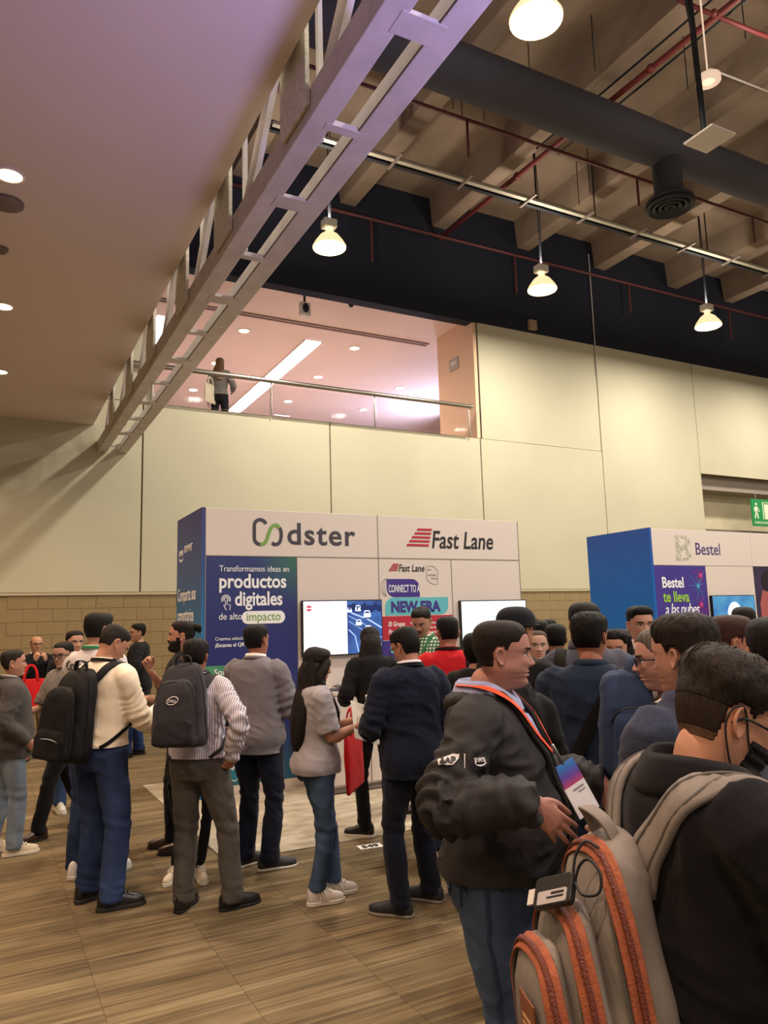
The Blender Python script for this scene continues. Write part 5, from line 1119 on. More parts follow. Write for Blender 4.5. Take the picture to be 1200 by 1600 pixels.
# ---- red shirt man
P = hp(699, 5.5)
p15 = person('man in bright red shirt with black lanyard seen from behind', P, Ht(P, 962), -4, fat=.2, head=(-14, 6, 0), hands={'R': (.14, .3, 1.1), 'L': (-.12, .3, 1.1)}, skin='ad7858', hair=dict(col='100d0d', top=.020, side=.007, fade=.4), top=dict(mat=C_('c3202a'), infl=.018, name='red_shirt', amp=.014, collar=dict(mat=C_('b51c26'), h=.03)), trousers=dict(mat=jean('20293f', '32425f')), shoes=dict(kind='sneaker', mat=mat('shoe_tan', 'a6734f', .5), sole=so_w))
lanyard(p15, m_lan)
strap(p15, [(.13, .10, 1.30), (.135, .03, 1.46), (.13, -.07, 1.42), (.16, -.11, 1.2), (.2, -.10, 1.05)], .045, .006, m_lan, 'bag_strap', p15.root)
P = hp(742, 4.9)
p18 = person('short dark-haired person in black behind the red shirt man', P, Ht(P, 988), 10, skin='ad7858', hair=dict(col='0e0c0e', top=.028, side=.024, nape=-.10), lod=0, top=dict(mat=blk, infl=.02), trousers=dict(mat=blk), shoes=dict(kind='sneaker', mat=s_blk))
# ---- crowd in the middle
P = hp(806, 3.9)
p17 = person('man in black cap and black shirt behind the smiling man', P, Ht(P, 949), 35, skin='ad7858', hair=dict(col='0e0c0d', top=.012), top=dict(mat=blk, infl=.02, name='shirt'), trousers=dict(mat=blk), shoes=dict(kind='sneaker', mat=s_blk))
def cap_off(P_, TH):
    z = P_[..., 2]; return np.where(z > .028, .018+.004*sm(z, .03, .1), -.006)
p17.H.layer(cap_off, 'cap', C_('16161f'), p17.root, (-PI, PI), (0, 8), 64, 40, -.004)
bm_ = []
for t in np.linspace(-1, 1, 11): bm_.append(t)
br = MB(); br.rings([[p17.H.put(np.array([x, y+.008, .036+dz-.35*abs(x)**1.6])) for x, y in [(.078*t, .075+.02*(1-t*t)) for t in bm_]+[(.07*t, .09+ .075*(1-t*t*.8)) for t in bm_[::-1]]] for dz in (0, .004)]).build('cap_brim', C_('16161f'), p17.root, True)
em = MB()
for k, (a, zz, w) in enumerate(((-.02, .075, .05), (-.015, .062, .06))): em.tube([p17.H.put(p17.H.grid(np.array([-.55+a+q]), np.array([4.3-.5*k]), .0235)[0, 0]) for q in (-.22, -.08, .08, .22)], .004, 5)
em.build('cap_emblem', mat('emblem_cream', 'd9d4b0', .6), p17.root)
P = hp(790, 2.98)
p20 = person('dark-haired woman in black squeezed behind the smiling man', P, Ht(P, 985), -20, sex='f', wid=.84, skin='ad7858', head=(60, 5, 0), hair=dict(col='0f0c0c', top=.018, side=.018, nape=-.11, long=[((0, -.03, .04), (.085, .085)), ((0, -.05, -.06), (.1, .07)), ((0, -.07, -.18), (.11, .06)), ((0, -.09, -.3), (.09, .04))]), top=dict(mat=blk, infl=.015), trousers=dict(mat=blk), shoes=dict(kind='sneaker', mat=s_blk))
P = hp(838, 5.2)
p19 = person('woman with tied back hair facing camera, hand near chin', P, Ht(P, 982), 172, sex='f', skin='c79a7c', hands={'L': (-.10, .24, 1.33), 'R': (.0, .26, 1.1)}, poles={'L': (-.6, -.2, -1), 'R': (.7, -.2, -1)}, hpose={'L': dict(d=(.3, .2, .8), n=(.3, -.8, 0), curl=.8)}, bare=1, hair=dict(col='4a382e', top=.008, side=.008, line=.075, nape=-.06), brow='3a2a22', top=dict(mat=blk, infl=.014, sleeve=.4), trousers=dict(mat=blk), shoes=dict(kind='sneaker', mat=s_blk))
for px, t, y, lb, ph in ((831, 8.2, 964, 'distant black-haired head beside booth corner, farthest of the cluster', 20), (845, 7.2, 968, 'distant black-haired person behind the woman with tied hair', -10), (868, 5.6, 973, 'black-haired person in dark top right of tied-hair woman', 0), (858, 8.6, 967, 'distant dark head showing above the middle cluster', 60)):
    P = hp(px, t); person(lb, P, Ht(P, y), ph, skin='ad7858', hair=dict(col='100e0e', top=.018, side=.014), lod=0, top=dict(mat=blk, infl=.018), trousers=dict(mat=blk), shoes=dict(kind='sneaker', mat=s_blk))
P = hp(914, 4.1)
p22 = person('tall man in grey hooded jacket with dark strap across shoulder', P, Ht(P, 939), -6, head=(-5, 0, 0), skin='ad7858', hair=dict(col='13100f', top=.020, side=.014), top=dict(mat=C_('4b4b57'), infl=.028, name='jacket', amp=.015, collar=dict(mat=C_('55555f'), h=.05, r=.08)), trousers=dict(mat=blk), shoes=dict(kind='sneaker', mat=s_blk))
strap(p22, [(-.13, .10, 1.28), (-.14, .0, 1.46), (-.14, -.08, 1.40), (-.13, -.12, 1.2)], .06, .012, C_('23251f'), 'bag_strap', p22.root, .004)
P = hp(921, 3.35)
p23 = person('man in navy polo with black crossbody strap, seen from behind', P, Ht(P, 951), 10, fat=.12, wid=1.04, hsize=.93, head=(14, 4, 0), bare=1, hands={'L': (-.12, .34, 1.22), 'R': (.2, .3, 1.12)}, skin='a06a4e', lod=2, hair=dict(col='0f0d0d', top=.022, side=.014, noise=.008), top=dict(mat=C_('1d2a40'), infl=.022, hem=.88, sleeve=.46, loose=.02, amp=.016, name='polo_shirt', collar=dict(mat=C_('1f2b40'), h=.03)), trousers=dict(mat=jean('31456b', '56719b'), name='jeans'), shoes=dict(kind='sneaker', mat=s_blk))
P = hp(962, 4.6)
p24 = person('curly-haired woman resting her hand on her mouth', P, Ht(P, 984), -170, sex='f', skin='b98664', hands={'R': (.08, .22, 1.36)}, poles={'R': (.8, -.2, -1)}, hpose={'R': dict(d=(-.5, .1, .8), n=(-.3, -.9, 0), curl=.7)}, hair=dict(col='17110f', top=.026, side=.026, nape=-.11, noise=.02, long=[((0, -.04, .03), (.1, .085)), ((0, -.06, -.07), (.125, .075)), ((0, -.07, -.17), (.13, .06)), ((0, -.08, -.25), (.09, .04))]), top=dict(mat=C_('2a2328'), infl=.015), trousers=dict(mat=blk), shoes=dict(kind='sneaker', mat=s_blk))
P = hp(1001, 5.0)
p25 = person('young man in white shirt facing camera before blue side wall', P, Ht(P, 946), 168, skin='c08d6e', head=(-8, 2, 0), hair=dict(col='12100f', top=.026, side=.008, fade=.5, style='quiff'), top=dict(mat=C_('dfdad6'), infl=.016, name='shirt', collar=dict(mat=C_('e6e2de'), h=.028)), trousers=dict(mat=navy), shoes=dict(kind='sneaker', mat=s_blk))
strap(p25, [(.13, -.10, 1.36), (.12, -.02, 1.47), (.12, .08, 1.40), (.15, .12, 1.2), (.17, .1, 1.0)], .035, .005, m_lan, 'bag_strap', p25.root)
P = hp(979, 5.7)
p25b = person('woman with long reddish brown hair seen from behind', P, Ht(P, 982), 10, sex='f', lod=0, skin='b98664', hair=dict(col='2b1a16', top=.016, side=.016, nape=-.11, long=[((0, -.03, .04), (.09, .085)), ((0, -.06, -.07), (.12, .06)), ((0, -.08, -.2), (.14, .05)), ((0, -.1, -.4), (.12, .04))]), top=dict(mat=blk, infl=.015), trousers=dict(mat=blk), shoes=dict(kind='sneaker', mat=s_blk))
# ---- right cluster
P = hp(1036, 2.65)
p26 = person('bespectacled man in profile with white collar and dark vest', P, Ht(P, 975), -118, lod=2, hsize=.96, nose=1.15, skin='c08f74', head=(24, 4, 0), hair=dict(col='5c5652', top=.016, side=.008, streak=.9), brow='3a322e', top=dict(mat=C_('2c2b30', 'wool'), infl=.022, name='vest', neck=1.46, collar=dict(mat=C_('e6e4e6'), h=.05, r=.066, z=1.462)), trousers=dict(mat=blk), shoes=dict(kind='dress', mat=s_blk), stub=.55, hands={'L': (-.1, .22, 1.02), 'R': (.12, .22, 1.02)})
glasses(p26, mat('frame_navy', '1c2140', .3), True, .0028)
P = hp(1072, 2.08)
p27 = person('dark-haired man in navy blazer turned away, head near glasses man', P, Ht(P, 953), -48, lod=2, fat=.15, hsize=.94, skin='b8866a', head=(-8, 4, 0), hair=dict(col='1e1714', top=.030, side=.018, noise=.008, nape=-.07, streak=.7), top=dict(mat=C_('363c50', 'wool'), infl=.028, hem=.80, loose=.03, name='blazer', collar=dict(mat=C_('454a63', 'wool'), h=.044, r=.074, gap=.2)), trousers=dict(mat=navy), shoes=dict(kind='dress', mat=s_blk), hands={'L': (-.1, .26, 1.05), 'R': (.12, .26, 1.05)})
P = hp(1139, 2.95)
p28 = person('man with cropped reddish brown hair facing right in white shirt', P, Ht(P, 957), 62, lod=1, skin='ad7656', head=(6, 2, 0), hair=dict(col='3a201a', top=.012, side=.006, nape=-.05, fade=.3), top=dict(mat=C_('e2dfda'), infl=.018, name='shirt', collar=dict(mat=C_('e8e5e0'), h=.03)), trousers=dict(mat=navy), shoes=dict(kind='dress', mat=s_blk))
P = hp(1164, 5.4)
p29 = person('dark-haired person in front of the sky blue screen', P, Ht(P, 946), 5, lod=0, skin='8f6048', hair=dict(col='16110f', top=.014, side=.010), top=dict(mat=C_('1c1a20'), infl=.018, collar=dict(mat=C_('d8d4cf'), h=.03)), trousers=dict(mat=blk), shoes=dict(kind='dress', mat=s_blk))
P = hp(1206, 2.5)
p30 = person('black-haired man in royal blue jacket cut by right edge', P, Ht(P, 962), -10, lod=1, fat=.25, skin='ad7858', hair=dict(col='110e0e', top=.024, side=.016), top=dict(mat=C_('242c63'), infl=.028, hem=.78, name='jacket', collar=dict(mat=C_('222a5c'), h=.036)), trousers=dict(mat=navy), shoes=dict(kind='dress', mat=s_blk), hands={'R': (.2, .28, 1.1), 'L': (-.25, .15, 1.0)})
# ---- woman on the balcony
p33 = person('woman with long light brown hair standing on the balcony', (3.74, 13.45), 1.63, 20, sex='f', z0=5.02, lod=1, skin='c79a7c', head=(-10, 5, 0), feet=((.12, .05, 5), (-.11, -.05, -5)), hair=dict(col='5c4128', top=.014, side=.014, nape=-.11, long=[((0, -.03, .04), (.08, .08)), ((0, -.06, -.06), (.095, .06)), ((0, -.09, -.2), (.12, .05)), ((0, -.11, -.36), (.1, .04)), ((0, -.11, -.42), (.05, .02))]), top=dict(mat=C_('6b6660'), infl=.018, hem=.93, name='sweater'), trousers=dict(mat=blk, slim=.85), shoes=dict(kind='sneaker', mat=s_wht), hands={'L': (-.26, .05, .86), 'R': (.2, .22, 1.1)})
# ================================================================ THE TWO NEAREST VISITORS
P = hp(757, 2.5)
p16 = person('smiling heavyset man in charcoal jacket with orange lanyard and badge', P, Ht(P, 963), 98, fat=.75, belly=.085, hshift=(0, .045, 0), lod=3, nose=1.15, hsize=.97, jaw=1.08, feet=((.13, 0, 12), (-.13, .03, -8)), skin='b07c66', head=(-14, 2, 0),
  hands={'R': (.38, .17, 1.215), 'L': (-.24, .36, 1.15)}, poles={'R': (.5, -.62, -.62), 'L': (-.6, -.7, -.5)}, hpose={'R': dict(d=(-.12, .70, -.70), n=(-.95, -.1, -.25), curls=(.30, .22, .20, .28), spread=.13, thumb=.45), 'L': dict(d=(.1, .45, -.9), n=(.9, -.2, 0), curl=.3)},
  hair=dict(col='1d1412', top=.010, side=.006, line=.064, nape=-.05, fade=.25), brow='1a110f',
  top=dict(mat=C_('2e2d30', 'shell'), infl=.026, hem=.905, loose=.004, amp=.026, wsc=(7, 7, 11), name='jacket', cuff=.03, cuffw=1.1), trousers=dict(mat=jean('2f3d58', '54688a'), name='jeans', waist=.99))
def on16(q, off=.006): return on_surf(p16, q, off)
# open front of the jacket: blue shirt with placket and collar
shirt_m = C_('9aa0c6', 'plaid', '8c94c0')
rows = []
for z, w in ((1.50, .045), (1.45, .05), (1.39, .044), (1.33, .032), (1.27, .016), (1.23, .004)):
    rows.append([on16((x*w, .24, z), .004)[0] for x in np.linspace(-1, 1, 9)])
mbs = MB(); mbs.rings([[q for q in r]+[q-p16.R0@np.array([0, .02, 0]) for q in r[::-1]] for r in rows]).build('shirt_front', shirt_m, p16.root, True)
col = []
for k_, (r_, z_) in enumerate(((.072, 1.485), (.074, 1.515), (.076, 1.535), (.086, 1.525), (.096, 1.495))):
    a = np.linspace(-PI*1.44, PI*.44, 30); fr = np.clip(np.sin(a), 0, 1)**2
    x = r_*1.2*np.cos(a); y = -.008+r_*1.18*np.sin(a)+.02*fr*(k_ > 2); z = z_-.045*fr-(.02*fr if k_ > 2 else 0); col.append(p16.T(np.stack([x, y, z], 1)*p16.s))
MB().rings(col, cap=False).build('shirt_collar', C_('9aa0c6'), p16.root, True)
for sg in (-1, 1):   # lapel edges / zip edge, stand collar and hood
    pth = [(sg*.085, .02, 1.50), (sg*.09, .12, 1.44), (sg*.075, .2, 1.36), (sg*.055, .25, 1.26), (sg*.03, .28, 1.16), (sg*.012, .3, 1.05), (sg*.008, .3, .92)]
    strap(p16, pth, .03, .012, C_('2e2d30', 'shell'), 'jacket_edge', p16.root, .004)
    strap(p16, [(q[0]*.75, q[1]+.02, q[2]) for q in pth[2:]], .006, .006, m_dark, 'zip', p16.root, .012)
hd = MB(); hd.tube([p16.T(np.array(q)*p16.s) for q in ((-.115, .04, 1.475), (-.12, -.03, 1.475), (-.09, -.085, 1.465), (0, -.11, 1.455), (.09, -.085, 1.465), (.12, -.03, 1.475), (.115, .04, 1.475))], [(.012, .018), (.020, .028), (.028, .034), (.034, .038), (.028, .034), (.020, .028), (.012, .018)], 14, 4)
me_ = remesh(hd, .009, 2); wrinkle(me_, .012, (14, 14, 14), 8, .7); link('hood', me_, C_('2e2d30', 'shell'), p16.root, True)
# lanyard and badge
org = C_('e2532f', rough=.5)
l1 = [(0, -.10, 1.525), (.07, -.085, 1.525), (.105, -.02, 1.51), (.108, .05, 1.48), (.098, .12, 1.43), (.07, .18, 1.37), (.03, .22, 1.30)]
strap(p16, l1, .021, .002, org, 'lanyard', p16.root, .020); strap(p16, [(-x, y, z) for x, y, z in l1], .021, .002, org, 'lanyard', p16.root, .020)
c0, n0 = on16((.0, .24, 1.285), .03); bd_ = empty('badge', tuple(c0), 0); bd_.parent = p16.root
c1, n1 = on16((.03, .4, 1.04), .03); vec = c1-c0; up = nrm((0, -.45, .9)); fwd_ = nrm(n0-up*(n0@up)); rt = np.cross(fwd_, up)
fw2 = nrm(np.array([.75, .65, .1])-up*(np.array([.75, .65, .1])@up)); rt2 = np.cross(fw2, up)
bd_.matrix_local = Matrix([[*(rt2[i], fw2[i], up[i]), c0[i]] for i in range(3)]+[[0, 0, 0, 1]])
MB().tube([(0, 0, .03), (0, 0, 0), (0, 0, -.03)], .006, 8).build('badge_clip', m_chrome, bd_, True)
MB().box(-.043, .043, -.002, .002, -.10, -.03).build('badge_header', grad_mat('badge_colours', [(0, 'b03a6a'), (.4, '5b3aa0'), (.75, '2f63b8'), (1, '3a7fd0')], 2, -.10, -.03), bd_)
MB().box(-.043, .043, -.002, .002, -.195, -.10).build('badge_card', mat('badge_white', 'dedbe2', .4), bd_)
MB().box(-.03, .015, -.0028, .0028, -.118, -.112).box(-.03, 0, -.0028, .0028, -.128, -.124).build('badge_print', t_gray, bd_)
# sleeve print
def decal_text(p, body, size, q, m, nm, tilt=0.):
    c, n = on_surf(p, q, .004); o = text(body, size, 0, 0, 0, m, p.root, 'CENTER', bold=.015, name=nm)
    y = -n; z = nrm(np.array([0, 0, 1.])-y*y[2]); x = np.cross(y, z); A = Matrix([[*(x[i], y[i], z[i]), c[i]] for i in range(3)]+[[0, 0, 0, 1]]) @ Matrix.Rotation(tilt, 4, 'Y'); o.matrix_local = A
    return o, A
a_, b_, c_ = p16.J['R']; ql = (a_*.62+b_*.38)
def at_sleeve(dy, dz, off=.006):
    cc, nn, i_, d_ = p16.bvh.ray_cast(Vector(ql+np.array([.5, dy, dz])), Vector((-1, 0, 0))); return (np.array(cc)+np.array(nn)*off, np.array(nn)) if cc else (ql+np.array([.09, dy, dz]), np.array([1., 0, 0]))
def sleeve_print(body, size, dy, dz, m, nm, bold=.02):
    c, n = at_sleeve(dy, dz); o = text(body, size, 0, 0, 0, m, p16.root, 'CENTER', bold=bold, name=nm); y = -n; z = nrm(np.array([0, 0, 1.])-y*y[2]); x = np.cross(y, z)
    return o, Matrix([[*(x[i], y[i], z[i]), c[i]] for i in range(3)]+[[0, 0, 0, 1]])
lw_ = mat('logo_white', 'e4e2e6', .5)
o, M_ = sleeve_print('SAP', .027, -.030, -.008, mat('logo_dark', '2a2a30', .6), 'sleeve_lettering', .05); drape(p16, o, .0075, M_)
lgp = MB()
for i in range(8):
    for j in range(3):
        x0, x1 = -.034+i*.0085, -.034+(i+1)*.0085; z0, z1 = -.006+j*.0105, -.006+(j+1)*.0105; cut = lambda x, z: min(x, .012+(z+.006)*.95)
        lgp.add([(cut(x0, z0), 0, z0), (cut(x1, z0), 0, z0), (cut(x1, z1), 0, z1), (cut(x0, z1), 0, z1)], [(0, 1, 2, 3)])
lgp = lgp.build('sleeve_logo', lw_, p16.root); drape(p16, lgp, .006, M_)
o2, M2 = sleeve_print('aws', .026, .052, -.008, lw_, 'sleeve_lettering', .03); drape(p16, o2, .006, M2)
sw_ = MB().ribbon(arc(0, .004, .022, .014, 200, 340, 8), .004, .001).build('smile_mark', lw_, p16.root); drape(p16, sw_, .006, M2)
dv = MB().box(-.001, .001, -.001, .001, -.012, .026).build('divider_bar', lw_, p16.root); drape(p16, dv, .006, M_ @ Matrix.Translation((.048, 0, 0)))
# jeans seam
h_, kn_, an_, fd_ = p16.LG['R']
def seam16(path, w, th, m, nm):
    P_ = crom(np.array(path, float), 6); pts, ns = [], []
    for q in P_:
        co_, n, i, d_ = p16.bvh_t.find_nearest(Vector(q*p16.s)); pts.append(np.array(co_)+np.array(n)*.0015); ns.append(np.array(n))
    band(pts, ns, w, th, m, nm, p16.root)
jd = C_('253049', 'denim', '3a4b6b')
seam16([(.30, -.0, 1.03), (.30, -.0, .9), (.28, 0, .75), (.26, .01, .6), (.24, .01, .45), (.22, 0, .3)], .012, .002, jd, 'side_seam')
seam16([(.26, -.12, .98), (.27, -.10, .90), (.25, -.16, .86)], .006, .002, jd, 'pocket_stitch')
seam16([(.20, -.2, .98), (.21, -.2, .88), (.16, -.22, .84), (.10, -.24, .86), (.09, -.24, .98)], .005, .002, jd, 'back_pocket')
# ---- nearest man : black coat, mask, glasses
P = hp(1056, 1.38)
coat = C_('16151a', 'wool')
p31 = person('man in black coat, glasses and face mask wearing grey backpack', P, 1.615, 62, lod=3, fat=.18, hshift=(0, .008, -.032), lean=4, wid=1.03, skin='c08a68', head=(2, 24, -4), hands={'R': (.14, .36, 1.16), 'L': (-.08, .38, 1.14)}, poles={'R': (.65, -.6, -.7), 'L': (-.7, -.5, -.6)},
  hair=dict(col='1f1814', style='top', top=.020, side=.006, nape=-.055, line=.068, noise=.008, vol=1., streak=.9, sides='2a1f1a'), stub=.2, top=dict(mat=coat, infl=.034, hem=.70, loose=.03, amp=.020, wsc=(5, 5, 7), name='coat'), trousers=dict(mat=blk, name='trousers'), shoes=dict(kind='dress', mat=s_blk))
glasses(p31, mat('frame_black', '101014', .25), True, .0026)
# stand-up coat collar
col = []
for r_, z_, o_ in ((.088, 1.43, 0), (.089, 1.475, 0), (.092, 1.512, 0), (.098, 1.518, 0), (.112, 1.505, 0), (.128, 1.468, 0), (.132, 1.445, 0), (.120, 1.438, 0)):
    a = np.linspace(-PI*1.42, PI*.42, 44); fr = np.clip(np.sin(a), 0, 1)**2
    x = r_*1.08*np.cos(a); y = -.012+r_*.95*np.sin(a)+.03*fr; z = z_-.085*fr+.012*np.sin(a*3+r_*40)*.3; col.append(p31.T(np.stack([x, y, z], 1)*p31.s))
cb = MB().rings(col, cap=False); o = cb.build('coat_collar', coat, p31.root, True)
# face mask with ear loop
def maskf(P_, TH):
    z = P_[..., 2]; y = P_[..., 1]; ax = np.abs(P_[..., 0])
    return np.where((y > .022) & (z < -.024+.012*np.exp(-(ax/.03)**2)) & (z > -.1235), .0035+.003*np.sin(z*330), -.006)
p31.H.layer(maskf, 'face_mask', C_('17171b'), p31.root, (-1.9, 1.9), (9, 20.5), 90, 70, -.003)
for sg in (-1, 1):
    lp = MB().tube([p31.H.put(np.array(q)) for q in ((sg*.070, .028, -.045), (sg*.0755, .012, -.03), (sg*.083, -.012, .012), (sg*.088, -.028, .022), (sg*.088, -.044, .006), (sg*.080, -.040, -.028), (sg*.068, .0, -.085), (sg*.060, .028, -.098))], .0019, 6, 4)
    lp.build('mask_loop', mat('loop_black', '15151a', .6), p31.root, True)
# combed hair strands over the fade
st_ = MB(); 
for i in range(150):
    th0 = random.uniform(-PI, PI); v0 = random.uniform(.3, 2.3); q = []
    for t in np.linspace(0, 1, 5):
        th_ = th0; vv = v0+t*1.9; off = .024-.012*t+.003*math.sin(i); q.append(p31.H.put(p31.H.grid(np.array([th_+.05*t*math.sin(i*3)]), np.array([vv]), off)[0, 0]))
    st_.tube(q, [.0014, .002, .002, .0016, .0006], 5)
o = st_.build('hair_strands', hair_mat('2a211b', .9), p31.root, True); o['kind'] = 'stuff'
# ================================================================ GREY BACKPACK (hangs on the nearest man)
def placed(p, name, label, cat='bag', group=None):
    e = empty(name, tuple(p.root.location), p.root.rotation_euler[2], label=label, cat=cat, group=group); return e
cv = mat('grey_canvas', '6f6965', .9, var=.22, vs_=11, bump=.16, bs=420, col2='89827d'); cvd = mat('grey_canvas_dark', '57524f', .9, var=.2, vs_=9, bump=.2, bs=400)
ora = mat('orange_tape', '9c5538', .75, var=.2, vs_=30, bump=.3, bs=200); zp = mat('zip_brown', '6a2f22', .5, bump=.5, bs=300)
def pack_shape(w, d, z0, z1, y_in, round_=.35, taper=.86, n=40, m=22, puff=.0):
    """rounded bag compartment: inner face at y_in, bulging backwards to y_in-d"""
    rs = []
    for t in np.linspace(0, 1, m):
        z = z0+(z1-z0)*t; dome = 1 if t < .62 else math.sqrt(max(1-((t-.62)/.38)**2.6, .0)); bot = sm(np.array(t), -.03, .08)
        ww = w*(1-(1-taper)*t)*(.50+.50*dome if dome > 0 else .5)*(.8+.2*bot); dd = d*(1-.25*t)*(.25+.75*dome)*(.78+.22*bot)
        a = np.linspace(0, 2*PI, n, endpoint=False); e = .62
        rs.append(np.stack([ww/2*np.sign(np.cos(a))*np.abs(np.cos(a))**e, y_in-dd/2+dd/2*np.sign(np.sin(a))*np.abs(np.sin(a))**e, np.full(n, z)], 1))
    return rs
def arch_path(w, z0, z1, taper=.86, k=1.0, m=16):
    R_ = []
    for t in np.linspace(0, 1, m):
        dome = 1 if t < .62 else math.sqrt(max(1-((t-.62)/.38)**2.6, .0)); ww = w*(1-(1-taper)*t)*(.50+.50*dome)
        R_.append((ww/2*k, z0+(z1-z0)*t))
    return R_+[(-x, z) for x, z in R_[::-1]]
def arch_band(w, z0, z1, taper, y, bw, th, m, name, parent, X, off=.004, srf=None):
    a = np.array(arch_path(w, z0, z1, taper)); a = np.vstack([a]); P3_ = np.stack([a[:, 0], np.full(len(a), y), a[:, 1]], 1); P3_ = crom(P3_, 2)
    T_ = np.gradient(P3_, axis=0); N = np.stack([T_[:, 2], 0*T_[:, 1], -T_[:, 0]], 1); N /= np.linalg.norm(N, axis=1)[:, None]+1e-9
    ctr = np.array([0, y, (z0+z1)/2-.1]); sgn = np.sign(((P3_-ctr)*N).sum(1)); N *= sgn[:, None]
    
    if srf is not None:
        bv = BVHTree.FromPolygons([Vector(q) for q in getv(srf.data)], [tuple(p_.vertices) for p_ in srf.data.polygons]); Q, N2 = [], []
        for q in P3_:
            co_, n_, i_, d_ = bv.find_nearest(Vector(X(q))); Q.append(np.array(co_)); N2.append(np.array(n_))
        Q, N2 = np.array(Q), np.array(N2)
        for _ in range(4): Q[1:-1] = (Q[:-2]+2*Q[1:-1]+Q[2:])/4; N2[1:-1] = (N2[:-2]+2*N2[1:-1]+N2[2:])/4
        N2 /= np.linalg.norm(N2, axis=1)[:, None]; return band(Q+N2*(off-.003), N2, bw, th, m, name, parent)
    P3_ = P3_+N*off; P3_ = np.array([X(q) for q in P3_]); N2 = np.array([X(n, True) for n in N]); return band(P3_, N2, bw, th, m, name, parent)
gb = placed(p31, 'backpack', 'grey canvas backpack with orange zip tapes on nearest man')
yb = on_surf(p31, (0, -.5, 1.28), 0)[0]; pz = 1.27
TILT = math.radians(-5); A_ = np.array(Matrix.Rotation(-TILT, 3, 'X') @ Matrix.Rotation(math.radians(-5), 3, 'Y')); org_ = np.array([-.015, yb[1]+.005, 0])
def XP(q, vec=False):
    q = np.asarray(q, float)
    if vec: return A_@q
    return np.array([org_[0], org_[1], pz])+A_@(q-np.array([0, 0, pz]))
def comp(w, d, z0, z1, y, taper, name, m, par=gb, amp=.006, seed=1):
    mb = MB().rings([[XP(q) for q in r] for r in pack_shape(w, d, z0, z1, y, taper=taper)]); me_ = remesh(mb, .008, 4); wrinkle(me_, amp, (9, 9, 9), seed, .6); return link(name, me_, m, par, True)
main = comp(.31, .14, .76, 1.275, 0.0, .72, 'main_compartment', cv, amp=.012, seed=3)
mid = comp(.275, .085, .77, 1.185, -.105, .80, 'middle_pocket', cv, amp=.009, seed=4)
out = comp(.23, .07, .78, 1.125, -.165, .85, 'front_pocket', cv, amp=.006, seed=6)
for (w, z0, z1, tp, y, par) in ((.31, .76, 1.275, .72, -.075, main), (.275, .77, 1.185, .80, -.148, mid), (.23, .78, 1.125, .85, -.200, out)):
    arch_band(w, z0, z1, tp, y, .034, .003, ora, 'zip_tape', gb, XP, .0075, par)
    arch_band(w, z0, z1, tp, y, .010, .0035, zp, 'zipper', gb, XP, .0125, par)
    arch_band(w, z0, z1, tp, y-.020, .005, .004, cvd, 'piping', gb, XP, .006, par)
# leather patch, cord, handle loop, luggage tag
yf = -.31
pt = MB().box(-.035, .035, -.004, 0, -.045, .045).build('leather_patch', mat('patch_leather', '7d4a30', .6, var=.15, vs_=20), gb, bevel=.003)
bvo = BVHTree.FromPolygons([Vector(q) for q in getv(out.data)], [tuple(p_.vertices) for p_ in out.data.polygons])
co_, n_, i_, d_ = bvo.find_nearest(Vector(XP((.035, -.4, 1.02)))); n_ = np.array(n_); zz_ = nrm(np.array([0, 0, 1.])-n_*n_[2]); xx_ = np.cross(-n_, zz_)
MP = Matrix([[*(xx_[i], -n_[i], zz_[i]), (np.array(co_)+n_*.004)[i]] for i in range(3)]+[[0, 0, 0, 1]]); pt.matrix_local = MP
o = MB().ribbon([(-.02, .012), (.02, .012)], .006, .001).ribbon([(-.022, .0), (.022, .0)], .004, .001).ribbon([(-.02, -.01), (.02, -.01)], .006, .001).build('patch_print', mat('patch_print', 'c79a78', .6), pt); o.location = (0, -.0045, 0)
cdp = []
for q in ((.085, -.4, 1.0), (.06, -.4, .96), (.0, -.4, .90), (-.05, -.4, .86)): co_, n2_, i_, d_ = bvo.find_nearest(Vector(XP(q))); cdp.append(np.array(co_)+np.array(n2_)*.005)
MB().tube(cdp, .004, 8, 4).build('zip_cord', ora, gb, True)
hl = [XP(q) for q in ((-.035, -.03, 1.262), (-.03, -.045, 1.30), (0, -.06, 1.318), (.03, -.045, 1.30), (.035, -.03, 1.262))]; hl = crom(np.array(hl), 6); nn_ = np.array([nrm(np.array(q)-XP((0, -.06, 1.28))) for q in hl])
band(hl, nn_, .028, .004, cv, 'grab_loop', gb)
tg = empty('luggage_tag', tuple(XP((.02, -.20, 1.245)))); tg.parent = gb
n_ = nrm(XP((.25, -.75, .6), True)); x_ = nrm(np.cross(n_, np.array([0, 0, 1.]))*-1); x_ = nrm(np.array([.80, .35, .42])); x_ = nrm(x_-n_*(x_@n_)); z_ = np.cross(x_, -n_); 
tg.matrix_local = Matrix([[*(x_[i], -n_[i], z_[i]), XP((.03, -.150, 1.20))[i]] for i in range(3)]+[[0, 0, 0, 1]])
MB().prism(rrect(-.045, .045, -.026, .026, .008, 3), 1, -.008, .004).build('tag_case', mat('tag_black', '18181d', .45), tg, bevel=.002)
MB().prism(rrect(-.033, .036, -.022, .0, .003, 2), 1, -.0095, -.008).build('tag_window', mat('tag_clear', 'b9b6bb', .12), tg)
MB().box(-.01, .03, -.0102, -.0095, -.014, -.011).box(.0, .03, -.0102, -.0095, -.008, -.004).build('tag_print', t_black, tg)
MB().box(-.066, -.045, -.003, .001, -.014, .012).build('tag_paper', mat('tag_paper', 'd6d2d0', .6), tg)
lo_ = [(.045, -.002, .01), (.065, -.012, .03), (.085, -.012, .035), (.10, .0, .015), (.09, .01, -.01), (.062, .002, -.012), (.045, -.002, .01)]
